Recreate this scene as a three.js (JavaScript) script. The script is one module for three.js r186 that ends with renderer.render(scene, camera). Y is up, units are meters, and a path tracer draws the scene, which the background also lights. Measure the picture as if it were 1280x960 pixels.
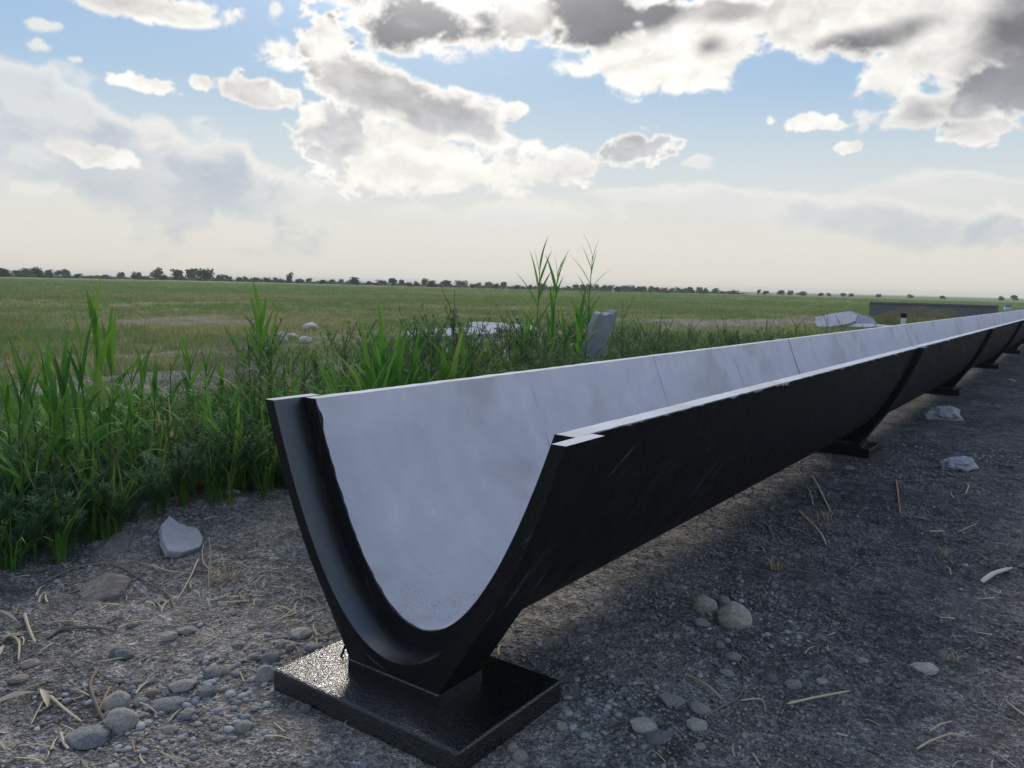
import * as THREE from 'three';
import { mergeGeometries, mergeVertices } from 'three/addons/utils/BufferGeometryUtils.js';
import { RoundedBoxGeometry } from 'three/addons/geometries/RoundedBoxGeometry.js';

// ---------------------------------------------------------------- camera, sky, sun, exposure
const scene = new THREE.Scene();
const camera = new THREE.PerspectiveCamera(50.72, 4 / 3, 0.05, 6000);
camera.position.set(-1.9935, 1.512, 1.9199);
camera.up.set(0.08327, 0.9925, -0.08945);
camera.lookAt(6.0818, 0.31416, -3.8554);

const renderer = new THREE.WebGLRenderer({ antialias: true });
renderer.toneMapping = THREE.LinearToneMapping;
renderer.toneMappingExposure = 1.0;
renderer.shadowMap.enabled = true;

const SUN_AZ = -41, SUN_EL = 31;
const rad = (d) => d * Math.PI / 180;
const SUN = new THREE.Vector3(Math.cos(rad(SUN_AZ)) * Math.cos(rad(SUN_EL)), Math.sin(rad(SUN_EL)), Math.sin(rad(SUN_AZ)) * Math.cos(rad(SUN_EL)));
const sun = new THREE.DirectionalLight(new THREE.Color(1.0, 0.93, 0.82), 2.0);
sun.position.copy(SUN).multiplyScalar(60); sun.target.position.set(0, 0, 0);
sun.castShadow = true; sun.shadow.radius = 32; sun.shadow.mapSize.set(4096, 4096);
Object.assign(sun.shadow.camera, { left: -40, right: 40, top: 40, bottom: -40, near: 1, far: 160 });
scene.add(sun, sun.target);

// ---------------------------------------------------------------- noise helpers
function rng(seed) { let s = seed >>> 0; return () => { s = (s + 0x6d2b79f5) | 0; let t = Math.imul(s ^ (s >>> 15), 1 | s); t = (t + Math.imul(t ^ (t >>> 7), 61 | t)) ^ t; return ((t ^ (t >>> 14)) >>> 0) / 4294967296; }; }
const PERM = new Uint16Array(512 + 512);
{ const r = rng(77), p = Array.from({ length: 256 }, (_, i) => i); for (let i = 255; i > 0; i--) { const j = Math.floor(r() * (i + 1)); [p[i], p[j]] = [p[j], p[i]]; } for (let i = 0; i < 1024; i++) PERM[i] = p[i & 255]; }
const fade = (t) => t * t * t * (t * (t * 6 - 15) + 10);
function grad3(h, x, y, z) { h &= 15; const u = h < 8 ? x : y, v = h < 4 ? y : (h === 12 || h === 14 ? x : z); return ((h & 1) ? -u : u) + ((h & 2) ? -v : v); }
function noise3(x, y, z) {
  const xf = Math.floor(x), yf = Math.floor(y), zf = Math.floor(z), X = xf & 255, Y = yf & 255, Z = zf & 255;
  x -= xf; y -= yf; z -= zf; const u = fade(x), v = fade(y), w = fade(z);
  const A = PERM[X] + Y, AA = PERM[A] + Z, AB = PERM[A + 1] + Z, B = PERM[X + 1] + Y, BA = PERM[B] + Z, BB = PERM[B + 1] + Z;
  const l = (t, a, b) => a + t * (b - a);
  return l(w, l(v, l(u, grad3(PERM[AA], x, y, z), grad3(PERM[BA], x - 1, y, z)), l(u, grad3(PERM[AB], x, y - 1, z), grad3(PERM[BB], x - 1, y - 1, z))),
    l(v, l(u, grad3(PERM[AA + 1], x, y, z - 1), grad3(PERM[BA + 1], x - 1, y, z - 1)), l(u, grad3(PERM[AB + 1], x, y - 1, z - 1), grad3(PERM[BB + 1], x - 1, y - 1, z - 1))));
}
const noise2 = (x, y) => noise3(x, y, 7.31);
function fbm2(x, y, o) { let s = 0, a = 0.5; for (let i = 0; i < o; i++) { s += a * noise2(x, y); x = x * 2.03 + 11.7; y = y * 2.03 - 5.3; a *= 0.5; } return s; }
// tileable noise: period p lattice cells
function tnoise(x, y, p) {
  const xf = Math.floor(x), yf = Math.floor(y), u = fade(x - xf), v = fade(y - yf), w = (a) => ((a % p) + p) % p;
  const h = (i, j) => PERM[(PERM[w(i) & 255] + w(j) * 7 + (p & 63)) & 511] / 255;
  const a = h(xf, yf), b = h(xf + 1, yf), c = h(xf, yf + 1), d = h(xf + 1, yf + 1);
  return (a + u * (b - a)) * (1 - v) + (c + u * (d - c)) * v;
}
const sstep = (a, b, x) => { const t = Math.min(1, Math.max(0, (x - a) / (b - a))); return t * t * (3 - 2 * t); };
const lerp = (a, b, t) => a + (b - a) * t;
const mix3 = (a, b, t) => [lerp(a[0], b[0], t), lerp(a[1], b[1], t), lerp(a[2], b[2], t)];

// ---------------------------------------------------------------- sky: azimuth, elevation, radii (degrees), turn, thickness, softness of each cloud
const CLOUDS=[[-59.76,16.2,5.1,1.11,4,0.25,0],[-60.02,11.79,2.0,0.5,5,0.1,0],[-56.39,12.14,0.72,0.44,0,0.1,0],[-52.89,11.9,2.88,0.94,4,0.3,0],[-64.76,14.28,1.11,0.39,0,0,1],[-51.68,16.75,0.67,0.78,0,0,1],[-63.37,12.63,0.55,0.28,0,0,1],[-65.3,13.13,0.78,0.33,0,0,1],[-42.09,17.22,7.76,2.66,6,0.85,0],[-48.65,14.89,1.55,2.22,0,0.1,0],[-45.25,12.9,7.76,1.77,14,0.55,0],[-40.11,11.04,5.27,2.22,18,0.6,0],[-47.89,9.23,2.55,2.77,0,0.55,0],[-49.34,10.75,1.0,1.0,0,0.05,0],[-41.16,8.15,7.21,2.66,5,0.04,0],[-45.22,6.4,4.99,1.89,0,0.25,1],[-36.02,11.67,1.11,0.5,0,0.1,0],[-61.19,5.97,16.08,4.16,10,0.55,1],[-64.97,9.12,8.87,2.77,14,0.4,1],[-54.08,5.18,8.32,2.77,6,0.5,1],[-62.48,7.29,3.33,0.78,5,0.05,0],[-65.55,4.92,2.22,0.67,0,0.05,1],[-29.72,17.69,6.93,2.77,0,0.95,0],[-24.86,15.53,7.49,2.55,-8,0.04,0],[-21.38,17.71,4.99,1.44,0,0.6,0],[-23.1,15.66,1.89,1.11,-12,0.95,0],[-35.09,17.33,3.33,2.22,0,0.3,0],[-18.12,17.16,4.44,2.22,0,0.25,0],[-12.13,15.71,5.54,1.44,-8,0.75,0],[-12.69,17.07,6.65,2.22,0,0.05,0],[-8.59,15.24,4.99,3.33,-10,0.12,0],[-5.61,15.11,3.88,3.33,0,0.8,0],[-7.91,11.16,4.33,1.55,-6,0.55,0],[-5.62,12.04,4.16,2.5,0,0.85,0],[-6.88,10.01,2.22,0.89,0,0.2,0],[-16.72,10.86,1.66,0.5,3,0.1,0],[-15.5,10.77,1.22,0.44,6,0.05,0],[-14.06,9.21,0.72,0.39,0,0.1,0],[-27.54,9.3,2.55,1.11,-6,0.65,0],[-23.55,8.41,1.77,0.61,-5,0.05,1],[-32.63,8.11,2.66,1.22,4,0.15,0],[-30.18,8.67,1.66,0.55,0,0.1,1],[-35.95,8.83,2.22,1.22,0,0.2,1],[-11.75,4.48,8.32,1.89,3,0.45,1],[-4.93,3.92,3.33,1.66,0,0.5,1],[-27.09,6.32,4.44,0.67,0,0.1,1],[-36.96,4.53,8.87,1.66,0,0.15,1],[-20.16,5.55,7.21,1.33,4,0.15,1],[-7.88,6.59,4.99,1.0,0,0.15,1]];
{
  const W = 4096, H = 2048, data = new Float32Array(W * H * 4);
  const stops = [[0, [.77, .745, .665]], [3, [.80, .785, .72]], [6, [.74, .765, .75]], [9.5, [.56, .68, .76]], [13, [.36, .55, .76]], [18, [.25, .455, .77]], [40, [.17, .35, .70]], [90, [.13, .28, .62]]];
  const clear = (el) => { for (let i = 1; i < stops.length; i++) if (el <= stops[i][0]) return mix3(stops[i - 1][1], stops[i][1], (el - stops[i - 1][0]) / (stops[i][0] - stops[i - 1][0])); return stops[stops.length - 1][1]; };
  const below = [.13, .125, .10];
  for (let j = 0; j < H; j++) {
    const up = ((j + .5) / H - .5) * Math.PI, el = up * 180 / Math.PI, y = Math.sin(up), cu = Math.cos(up);
    const near = el > 0 ? CLOUDS.filter((c) => Math.abs(c[1] - el) < Math.max(c[2], c[3]) * 1.2 + 2) : [];
    const base = clear(Math.max(0, el));
    for (let i = 0; i < W; i++) {
      const o = (j * W + i) * 4; data[o + 3] = 1;
      if (el <= 0) { data[o] = below[0]; data[o + 1] = below[1]; data[o + 2] = below[2]; continue; }
      const rd = ((i + .5) / W - .5) * 2 * Math.PI, az = rd * 180 / Math.PI, x = Math.cos(rd) * cu, z = Math.sin(rd) * cu;
      const ang = Math.acos(Math.min(1, x * SUN.x + y * SUN.y + z * SUN.z)) * 180 / Math.PI;
      const prox = Math.exp(-((ang / 26) ** 2)), glow = Math.exp(-((ang / 8) ** 2));
      let c = mix3(base, [.80, .84, .88], .45 * prox * sstep(2, 10, el));
      // shared detail
      const det = (x, y, z, oct, f = 13) => { let n = 0, a = .42; for (let k = 0; k < oct; k++) { const m = noise3(x * f + 3.1, y * f * 1.5 + 9.2, z * f - 4.4); n += a * (k > 1 ? .5 * m + .5 * (.42 - 1.6 * Math.abs(m)) : m); a *= .64; f *= 2.07; } return n; };
      const big = noise3(x * 4 + 1.7, y * 7, z * 4 + 8.8), wob = .012 * noise3(x * 30, y * 30, z * 30 + 5), far = el > 50 ? 4 : 7, fine = det(x + wob, y - wob * .6, z + wob, far); let tiny = 9;
      const inFrame = (1 - sstep(0, 7, az - 1)) * (1 - sstep(0, 7, -72 - az)) * (1 - sstep(17.5, 22, el));
      let D = -1, dark = 0, wsum = 1e-6, softA = 0, softT = 0, softW = 1e-6;
      for (const q of near) {
        let da = az - q[0]; if (da > 180) da -= 360; if (da < -180) da += 360; if (Math.abs(da) > q[2] * 1.7 + 3) continue;
        const cs = Math.cos(rad(-q[4])), sn = Math.sin(rad(-q[4])), de = el - q[1];
        const u = (da * cs + de * sn) / q[2], v = (-da * sn + de * cs) / q[3];
        const flat = v < 0 ? 1.15 : 1; const d = 1 - Math.sqrt(u * u + v * v * flat);
        if (d < -1.1) continue; if (q[2] < 4.2 && tiny === 9) tiny = det(x * 1.01 + .3, y - wob * .4, z + wob, 5, 44);
        const nz = q[2] < 4.2 ? lerp(tiny * 1.5, fine * .7 + tiny * .8, sstep(1, 4.2, q[2])) : fine * 1.15;
        if (q[6]) { const dd = d + nz * 1.0 + big * .25; const tp = sstep(-.5, .7, v); const sl = sstep(0, lerp(.9, .38, tp), dd); if (dd > 0) { softA = 1 - (1 - softA) * (1 - sl * .9); softW += sl; softT += sl * q[5] * sstep(.05 + .22 * tp, .45 + .3 * tp, dd); } }
        else { const dd = d * .95 + nz + .2 * (1 - sstep(1.5, 4, q[2])); if (dd > D) D = dd; const w = Math.max(0, d + .3) ** 5; dark += q[5] * w; wsum += w; }
      }
      dark /= wsum; if (D < 0) dark = 0;
      if (inFrame < 1) {
        const k = 1 / (y + .16), g = fbm2(x * k * 2.3 + 20.3, z * k * 2.3 - 7.7, 5) * 1.9 - .10 + .22 * glow + .12 * prox;
        const gd = g * 1.2 + fine * .55 - inFrame * 2; if (gd > D) { D = gd; dark = .62; }
      }
      // soft, far banks first
      if (softA > 0) {
        const al = softA * .9, th = softT / softW * (1 + fine * .9);
        const edge = mix3([.86, .85, .83], [1.0, .97, .90], prox), core = [.46, .535, .635];
        c = mix3(c, mix3(edge, core, Math.min(1, th * 1.5)), al);
      }
      if (D > 0) {
        const al = sstep(0, .24, D); let th = sstep(.14, .58, D + fine * .25) * Math.min(1, dark * 1.1);
        const lit = (fine - det(x + wob + SUN.x * .016, y - wob * .6 + SUN.y * .016 + .006, z + wob + SUN.z * .016, 5)) * 1.25; th = Math.max(0, th - lit * .26 * sstep(0, .3, D));
        const edge = mix3([.90, .885, .85], [1.15, 1.11, 1.04], prox), core = mix3([.50, .52, .57], [.21, .21, .23], sstep(8, 16, el));
        c = mix3(c, mix3(edge, core, Math.min(1, th * 1.15)).map((v) => v * (1 + Math.max(-.10, Math.min(.10, lit * .3)))), al);
      }
      const hz = Math.exp(-el / 3.2) * .9; c = mix3(c, mix3([.74, .715, .635], [.86, .825, .735], prox), hz);
      const gl = 3.2 * glow + .3 * Math.exp(-((ang / 20) ** 2)) * sstep(14, 24, el);
      data[o] = c[0] + gl; data[o + 1] = c[1] + gl * .97; data[o + 2] = c[2] + gl * .93;
    }
  }
  const sky = new THREE.DataTexture(data, W, H, THREE.RGBAFormat, THREE.FloatType);
  sky.mapping = THREE.EquirectangularReflectionMapping; sky.magFilter = THREE.LinearFilter; sky.minFilter = THREE.LinearFilter; sky.needsUpdate = true;
  scene.background = sky; scene.environment = sky;
}

// ---------------------------------------------------------------- object helpers
const used = new Map();
function numbered(name) { const n = used.get(name) ?? 0; used.set(name, n + 1); return n ? `${name}_${String(n).padStart(3, '0')}` : name; }
function shade(o) { o.traverse((m) => { if (m.isMesh) { m.castShadow = true; m.receiveShadow = true; } }); return o; }
function tag(o, name, label, category, group, kind) {
  o.name = numbered(name); o.userData.label = label; o.userData.category = category;
  if (group) o.userData.group = group; if (kind) o.userData.kind = kind;
  scene.add(o); return shade(o);
}
function structure(o, name, label, category) { o.name = numbered(name); o.userData = { kind: 'structure', label, category }; scene.add(o); return shade(o); }
function part(geometry, material, name, parent) { const m = new THREE.Mesh(geometry, material); m.name = name; if (parent) parent.add(m); return m; }
// surface from a grid function (i / nu, j / nv) -> [x, y, z], with uv from a second function
function gridSurface(nu, nv, at, uvAt, flip) {
  const pos = new Float32Array((nu + 1) * (nv + 1) * 3), uv = new Float32Array((nu + 1) * (nv + 1) * 2), idx = [];
  for (let j = 0, k = 0; j <= nv; j++) for (let i = 0; i <= nu; i++, k++) {
    const p = at(i / nu, j / nv), t = uvAt(i / nu, j / nv, p); pos.set(p, k * 3); uv.set(t, k * 2);
    if (i < nu && j < nv) { const a = k, b = k + 1, c = k + nu + 1, d = c + 1; flip ? idx.push(a, c, b, b, c, d) : idx.push(a, b, c, b, d, c); }
  }
  const g = new THREE.BufferGeometry(); g.setAttribute('position', new THREE.BufferAttribute(pos, 3)); g.setAttribute('uv', new THREE.BufferAttribute(uv, 2)); g.setIndex(idx); g.computeVertexNormals(); return g;
}
function dataMap(size, fn, srgb, h = size) {
  const d = new Uint8Array(size * h * 4), c = [0, 0, 0];
  for (let j = 0, k = 0; j < h; j++) for (let i = 0; i < size; i++, k += 4) { fn(i / size, j / h, c); d[k] = Math.max(0, Math.min(255, c[0] * 255)); d[k + 1] = Math.max(0, Math.min(255, c[1] * 255)); d[k + 2] = Math.max(0, Math.min(255, c[2] * 255)); d[k + 3] = 255; }
  const t = new THREE.DataTexture(d, size, h); t.magFilter = THREE.LinearFilter; t.minFilter = THREE.LinearFilter; t.wrapS = t.wrapT = THREE.RepeatWrapping; if (srgb) t.colorSpace = THREE.SRGBColorSpace; t.needsUpdate = true; return t;
}
// ---------------------------------------------------------------- the ground
const PL = 6.094;                                   // length of a trough section
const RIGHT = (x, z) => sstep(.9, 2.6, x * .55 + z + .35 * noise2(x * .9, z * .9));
function height(x, z) {
  const d = Math.hypot(x + 2, z - 2), near = 1 - sstep(9, 22, d);
  let h = .022 * fbm2(x * .8 + 3, z * .8, 3) * (1 + d * .02);
  h += .15 * Math.exp(-(((z + 2.75) / .75) ** 2)) * sstep(-2.5, 0.3, x) * (1 - sstep(5, 12, x)) * (1 + .8 * noise2(x * 1.3, z * 1.3));
  if (near > 0) {
    const r = RIGHT(x, z);
    h += near * (.045 * fbm2(x * 2.6, z * 2.6 + 4, 3) + .020 * fbm2(x * 11, z * 11, 3));
    const lump = noise2(x * 17 + 5, z * 17); h += near * .012 * Math.max(0, lump) * (1 - r * .4);
    h += near * .016 * r * noise2((x * .75 + z * .66) * 1.5, (z * .75 - x * .66) * 9);       // dragged furrows right of the trough
    h += near * .005 * noise2(x * 43, z * 43);
  }
  for (const [sx, sz] of SLABS) { const k = sstep(1.05, .55, Math.max(Math.abs(x - sx - .13) * 1.35, Math.abs(z - sz))); if (k > 0) h *= 1 - .8 * k; }
  if (d > 60) h += .5 * noise2(x * .006, z * .006) * sstep(60, 300, d);
  return h;
}
const SLABS = Array.from({ length: 9 }, (_, k) => [k * PL, 0]);
const track = (x, z) => Math.exp(-(((z + 12.9 + .06 * (x - 6) + .4 * noise2(x * .3, 3)) / 1.1) ** 2)) * (1 - sstep(14, 22, x));
const barePatch = (x, z) => sstep(.2, .6, fbm2(x * .09 + 5.2, z * .16, 3) + .75 * Math.exp(-(((x - 15) / 3.4) ** 2 + ((z + 23.5) / 2.4) ** 2)) + .55 * Math.exp(-(((x - 34) / 22) ** 2 + ((z + 12) / 5) ** 2)));
function ground(x, z) {
  const n = fbm2(x * .9, z * .9, 5), n2 = fbm2(x * 4, z * 4, 3);
  let c = mix3([.262, .240, .217], [.166, .156, .153], RIGHT(x, z));  // second, darker tone: moist soil plus some trough shade put into the colour
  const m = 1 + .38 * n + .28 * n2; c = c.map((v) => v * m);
  const d = Math.hypot(x + 2, z - 2);
  // field beyond the reeds
  const fld = sstep(-9.5, -11.5, z) * (1 - sstep(18, 10, x) * 0) ;
  const along = sstep(14, 22, x) * sstep(-2, -4, z);
  const fw = Math.max(fld, along);
  if (fw > 0) {
    const b = fbm2(x * .045 + 9, z * .045, 4), b2 = fbm2(x * .3 - 2, z * .3, 4);
    let f = mix3([.19, .22, .085], [.27, .25, .13], sstep(-.25, .3, b + b2 * .5));
    f = mix3(f, [.22, .28, .11], sstep(90, 220, d) * .75);
    f = mix3(f, [.30, .26, .215], .85 * Math.max(track(x, z), barePatch(x, z) * (1 - sstep(60, 130, d))));
    c = mix3(c, f.map((v) => v * (1 + .3 * b2)), fw);
  }
  return c;
}
{
  const lines = (lo, a, b, hi, step, grow) => { const out = []; for (let v = a; v <= b; v += step) out.push(v); let s = step, v = b; while (v < hi) { s = Math.min(s * grow, 160); v += s; out.push(v); } s = step; v = a; while (v > lo) { s = Math.min(s * grow, 160); v -= s; out.unshift(v); } return out; };
  const xs = lines(-900, -1.6, 4.2, 1800, .022, 1.045), zs = lines(-1700, -3.2, 2.4, 900, .022, 1.05);
  const nx = xs.length, nz = zs.length, pos = new Float32Array(nx * nz * 3), col = new Float32Array(nx * nz * 3), uv = new Float32Array(nx * nz * 2), idx = new Uint32Array((nx - 1) * (nz - 1) * 6);
  let k = 0, t = 0;
  for (let j = 0; j < nz; j++) for (let i = 0; i < nx; i++, k++) {
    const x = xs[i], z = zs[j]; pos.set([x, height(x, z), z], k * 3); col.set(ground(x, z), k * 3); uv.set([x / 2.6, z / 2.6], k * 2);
    if (i < nx - 1 && j < nz - 1) { idx.set([k, k + nx, k + 1, k + 1, k + nx, k + nx + 1], t); t += 6; }
  }
  const g = new THREE.BufferGeometry(); g.setAttribute('position', new THREE.BufferAttribute(pos, 3)); g.setAttribute('color', new THREE.BufferAttribute(col, 3)); g.setAttribute('uv', new THREE.BufferAttribute(uv, 2)); g.setIndex(new THREE.BufferAttribute(idx, 1)); g.computeVertexNormals();
  const N = 2048, hgt = new Float32Array(N * N);
  for (let j = 0; j < N; j++) for (let i = 0; i < N; i++) { const u = i / N, v = j / N; hgt[j * N + i] = .16 * tnoise(u * 34, v * 34, 34) + .22 * tnoise(u * 97 + 3.3, v * 97, 97) + .30 * tnoise(u * 211, v * 211 + 9.1, 211) + .32 * tnoise(u * 251 * 2 + .5, v * 251 * 2, 502); }
  const bump = dataMap(N, (u, v, c) => { const h = hgt[Math.round(v * N) * N + Math.round(u * N)]; c[0] = c[1] = c[2] = sstep(.2, .8, h); });
  const map = dataMap(N, (u, v, c) => { const h = hgt[Math.round(v * N) * N + Math.round(u * N)], w = tnoise(u * 240 + 4, v * 240, 240), p = tnoise(u * 9, v * 9, 9); const b = .60 + .38 * (h - .5) * 2 + .12 * (p - .5) + (w > .93 ? .22 : 0); c[0] = b + .01 * (p - .5); c[1] = b; c[2] = b - .012 * (p - .5); }, true);
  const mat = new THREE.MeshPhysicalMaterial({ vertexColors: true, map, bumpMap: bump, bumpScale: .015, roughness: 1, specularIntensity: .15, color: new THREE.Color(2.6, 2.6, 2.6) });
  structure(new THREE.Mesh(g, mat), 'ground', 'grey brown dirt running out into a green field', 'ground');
}

// ---------------------------------------------------------------- materials of the trough
const CW = 2048, CH = 1024;
function strokes(n, seed, lenLo, lenHi, slopeFn, widthLo, widthHi, amp) {         // scratch / streak layer on the unrolled section
  const out = new Float32Array(CW * CH), r = rng(seed);
  for (let k = 0; k < n; k++) {
    let x = r() * CW, y = r() * CH; const len = lerp(lenLo, lenHi, r() ** 2), a = slopeFn(r), w = lerp(widthLo, widthHi, r() ** 2), s = amp * (.3 + .7 * r());
    const dx = Math.cos(a), dy = Math.sin(a);
    for (let t = 0; t < len; t++) { x += dx + (r() - .5) * .3; y += dy + (r() - .5) * .3; const fadeEnd = Math.min(1, Math.min(t, len - t) / (len * .25)) * (.5 + .5 * r());
      for (let q = -Math.ceil(w); q <= Math.ceil(w); q++) { const X = ((Math.round(x - dy * q) % CW) + CW) % CW, Y = Math.round(y + dx * q); if (Y < 0 || Y >= CH) continue; const e = Math.max(0, 1 - Math.abs(q) / (w + .5)); out[Y * CW + X] = Math.max(out[Y * CW + X], s * fadeEnd * e); } }
  }
  return out;
}
const scuff = strokes(950, 11, 8, 110, (r) => 1.05 + (r() - .5) * .7, .5, 3.4, 1), smear = strokes(150, 12, 60, 320, (r) => 1.1 + (r() - .5) * .4, 6, 30, .7);
const bitMap = dataMap(CW, (u, v, c) => { const k = Math.min(CW * CH - 1, Math.floor(v * CH) * CW + Math.floor(u * CW)); const n = fbm2(u * 24, v * 10, 4), sc = scuff[k] * sstep(-.14, .14, fbm2(u * 9 + 4, v * 5, 3)) * (.5 + .5 * sstep(-.2, .3, noise2(u * 500, v * 260))), sm = smear[k] * sstep(-.15, .3, n); const b = .075 + .03 * n; c[0] = b + .58 * sc + .2 * sm + .012 * n; c[1] = b + .55 * sc + .17 * sm; c[2] = b + .012 + .55 * sc + .165 * sm; }, true, CH);
const bitRough = dataMap(512, (u, v, c) => { const n = tnoise(u * 12, v * 12, 12) * .5 + tnoise(u * 40, v * 40, 40) * .3 + tnoise(u * 110, v * 110, 110) * .2; c[0] = c[1] = c[2] = .52 + .4 * (n - .5); });
const bitBump = dataMap(512, (u, v, c) => { const n = tnoise(u * 16, v * 16, 16) * .4 + tnoise(u * 70, v * 70, 70) * .3 + tnoise(u * 170, v * 170, 170) * .3; c[0] = c[1] = c[2] = n; });
const clone = (t, x, y) => { const c = t.clone(); c.repeat.set(x, y); c.needsUpdate = true; return c; };
const bitumen = new THREE.MeshPhysicalMaterial({ map: bitMap, roughnessMap: clone(bitRough, 5, 2), roughness: 1, bumpMap: clone(bitBump, 8, 3), bumpScale: .0025, specularIntensity: .55 });
const wetBitumen = new THREE.MeshPhysicalMaterial({ color: new THREE.Color(.010, .010, .012), roughness: .3, roughnessMap: clone(bitRough, 1, 1), bumpMap: clone(bitBump, 1, 1), bumpScale: .003, ior: 1.6 });
const collarBitumen = new THREE.MeshPhysicalMaterial({ map: bitMap, roughnessMap: clone(bitRough, 9, 2), roughness: .75, bumpMap: clone(bitBump, 14, 3), bumpScale: .0012, ior: 1.7, clearcoat: .9, clearcoatRoughness: .35 });
const cstain = strokes(90, 21, 60, 380, (r) => 1.571 + (r() - .5) * .12, 1.5, 14, .6), cscratch = strokes(150, 22, 10, 60, (r) => r() * 6.3, .4, 1, .7);
const concBump = dataMap(512, (u, v, c) => { const n = tnoise(u * 20, v * 20, 20) * .35 + tnoise(u * 80, v * 80, 80) * .3 + tnoise(u * 200, v * 200, 200) * .35; c[0] = c[1] = c[2] = n - (tnoise(u * 120 + 7, v * 120, 120) > .95 ? .5 : 0); });
const concMap = dataMap(CW, (u, v, c) => {
  const k = Math.min(CW * CH - 1, Math.floor(v * CH) * CW + Math.floor(u * CW));
  const n = fbm2(u * 14, v * 7, 5), m = fbm2(u * 60 + 3, v * 14, 4), g = noise2(u * 700, v * 340);
  let b = .75 + .05 * n + .05 * m + .018 * g;
  const seam = Math.min(...[.262, .512, .752].map((s, q) => Math.abs(u - s - .0012 * noise2(v * 9, q)))); b -= .2 * (1 - sstep(.0004, .0014, seam)) * sstep(-.4, .1, noise2(v * 14, u * 3) + .15);
  b -= .11 * cstain[k] * sstep(-.1, .3, m) + .22 * cscratch[k] * (cscratch[k] > .3 ? 1 : 0);
  const band = 1 - sstep(.02, .17, Math.abs(v - .54) + .15 * n), dirt = band * sstep(.5, -.1, noise2(u * 5, 2)) * Math.max(.22 * sstep(-.2, .3, m), (PERM[(Math.floor(u * 1300) * 31 + PERM[Math.floor(v * 640) & 511]) & 1023] / 255 > .9 - .1 * band ? 1 : 0) * sstep(-.25, .1, noise2(u * 60, v * 30)));
  const damp = sstep(.12, .34, fbm2(u * 8 + 31, v * 4, 4)) * .055;
  c[0] = b - .10 * dirt - damp * .8; c[1] = b - .15 * dirt - damp; c[2] = b + .022 - .22 * dirt - damp * 1.3;
}, true, CH);
const concrete = new THREE.MeshStandardMaterial({ map: concMap, bumpMap: clone(concBump, 9, 3), bumpScale: .0022, roughness: .82 });

// ---------------------------------------------------------------- trough sections: X along the line, profile in (z, y), y = 0 at the inside bottom
const P0 = .2, DEPTH = .8, WALL = .066, SOCKET = .072, COLLAR = .121, LIP = .142, RIB = .232, BASE = .25;
const offsetAt = (x, d) => { const l = Math.hypot(x / P0, 1); return [x + x / P0 / l * d, x * x / (2 * P0) - d / l]; };
function edgeOf(d, top = DEPTH) { let lo = 0, hi = 1.2; for (let k = 0; k < 50; k++) { const m = (lo + hi) / 2; offsetAt(m, d)[1] < top ? lo = m : hi = m; } return lo; }
function profile(d, n, top = DEPTH) { const e = edgeOf(d, top), out = []; for (let i = 0; i <= n; i++) { const t = i / n * 2 - 1; out.push(offsetAt(e * t, d)); } return out; }
function resample(pts, n) { const L = [0]; for (let i = 1; i < pts.length; i++) L.push(L[i - 1] + Math.hypot(pts[i][0] - pts[i - 1][0], pts[i][1] - pts[i - 1][1])); const out = []; for (let i = 0, k = 0; i <= n; i++) { const s = L[L.length - 1] * i / n; while (k < L.length - 2 && L[k + 1] < s) k++; const t = (s - L[k]) / (L[k + 1] - L[k] || 1); out.push([lerp(pts[k][0], pts[k + 1][0], t), lerp(pts[k][1], pts[k + 1][1], t)]); } return out; }
const FOOT = .205, FOOTY = -.142;
const collarOuter = (() => {                                        // offset curve joined to the foot by its tangents
  const pts = profile(COLLAR, 160).concat([[-FOOT, FOOTY], [FOOT, FOOTY]]).sort((a, b) => a[0] - b[0] || a[1] - b[1]);
  const h = []; for (const p of pts) { while (h.length > 1) { const [a, b] = h.slice(-2); if ((b[0] - a[0]) * (p[1] - a[1]) - (b[1] - a[1]) * (p[0] - a[0]) <= 0) h.pop(); else break; } h.push(p); }
  return resample(h, 96);
})();
const at = (arr, t) => { const f = Math.min(.999999, Math.max(0, t)) * (arr.length - 1), i = Math.floor(f); return [lerp(arr[i][0], arr[i + 1][0], f - i), lerp(arr[i][1], arr[i + 1][1], f - i)]; };
const inner = resample(profile(0, 400), 96), outer = resample(profile(WALL, 400), 96), socket = resample(profile(SOCKET, 400), 96);
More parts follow.
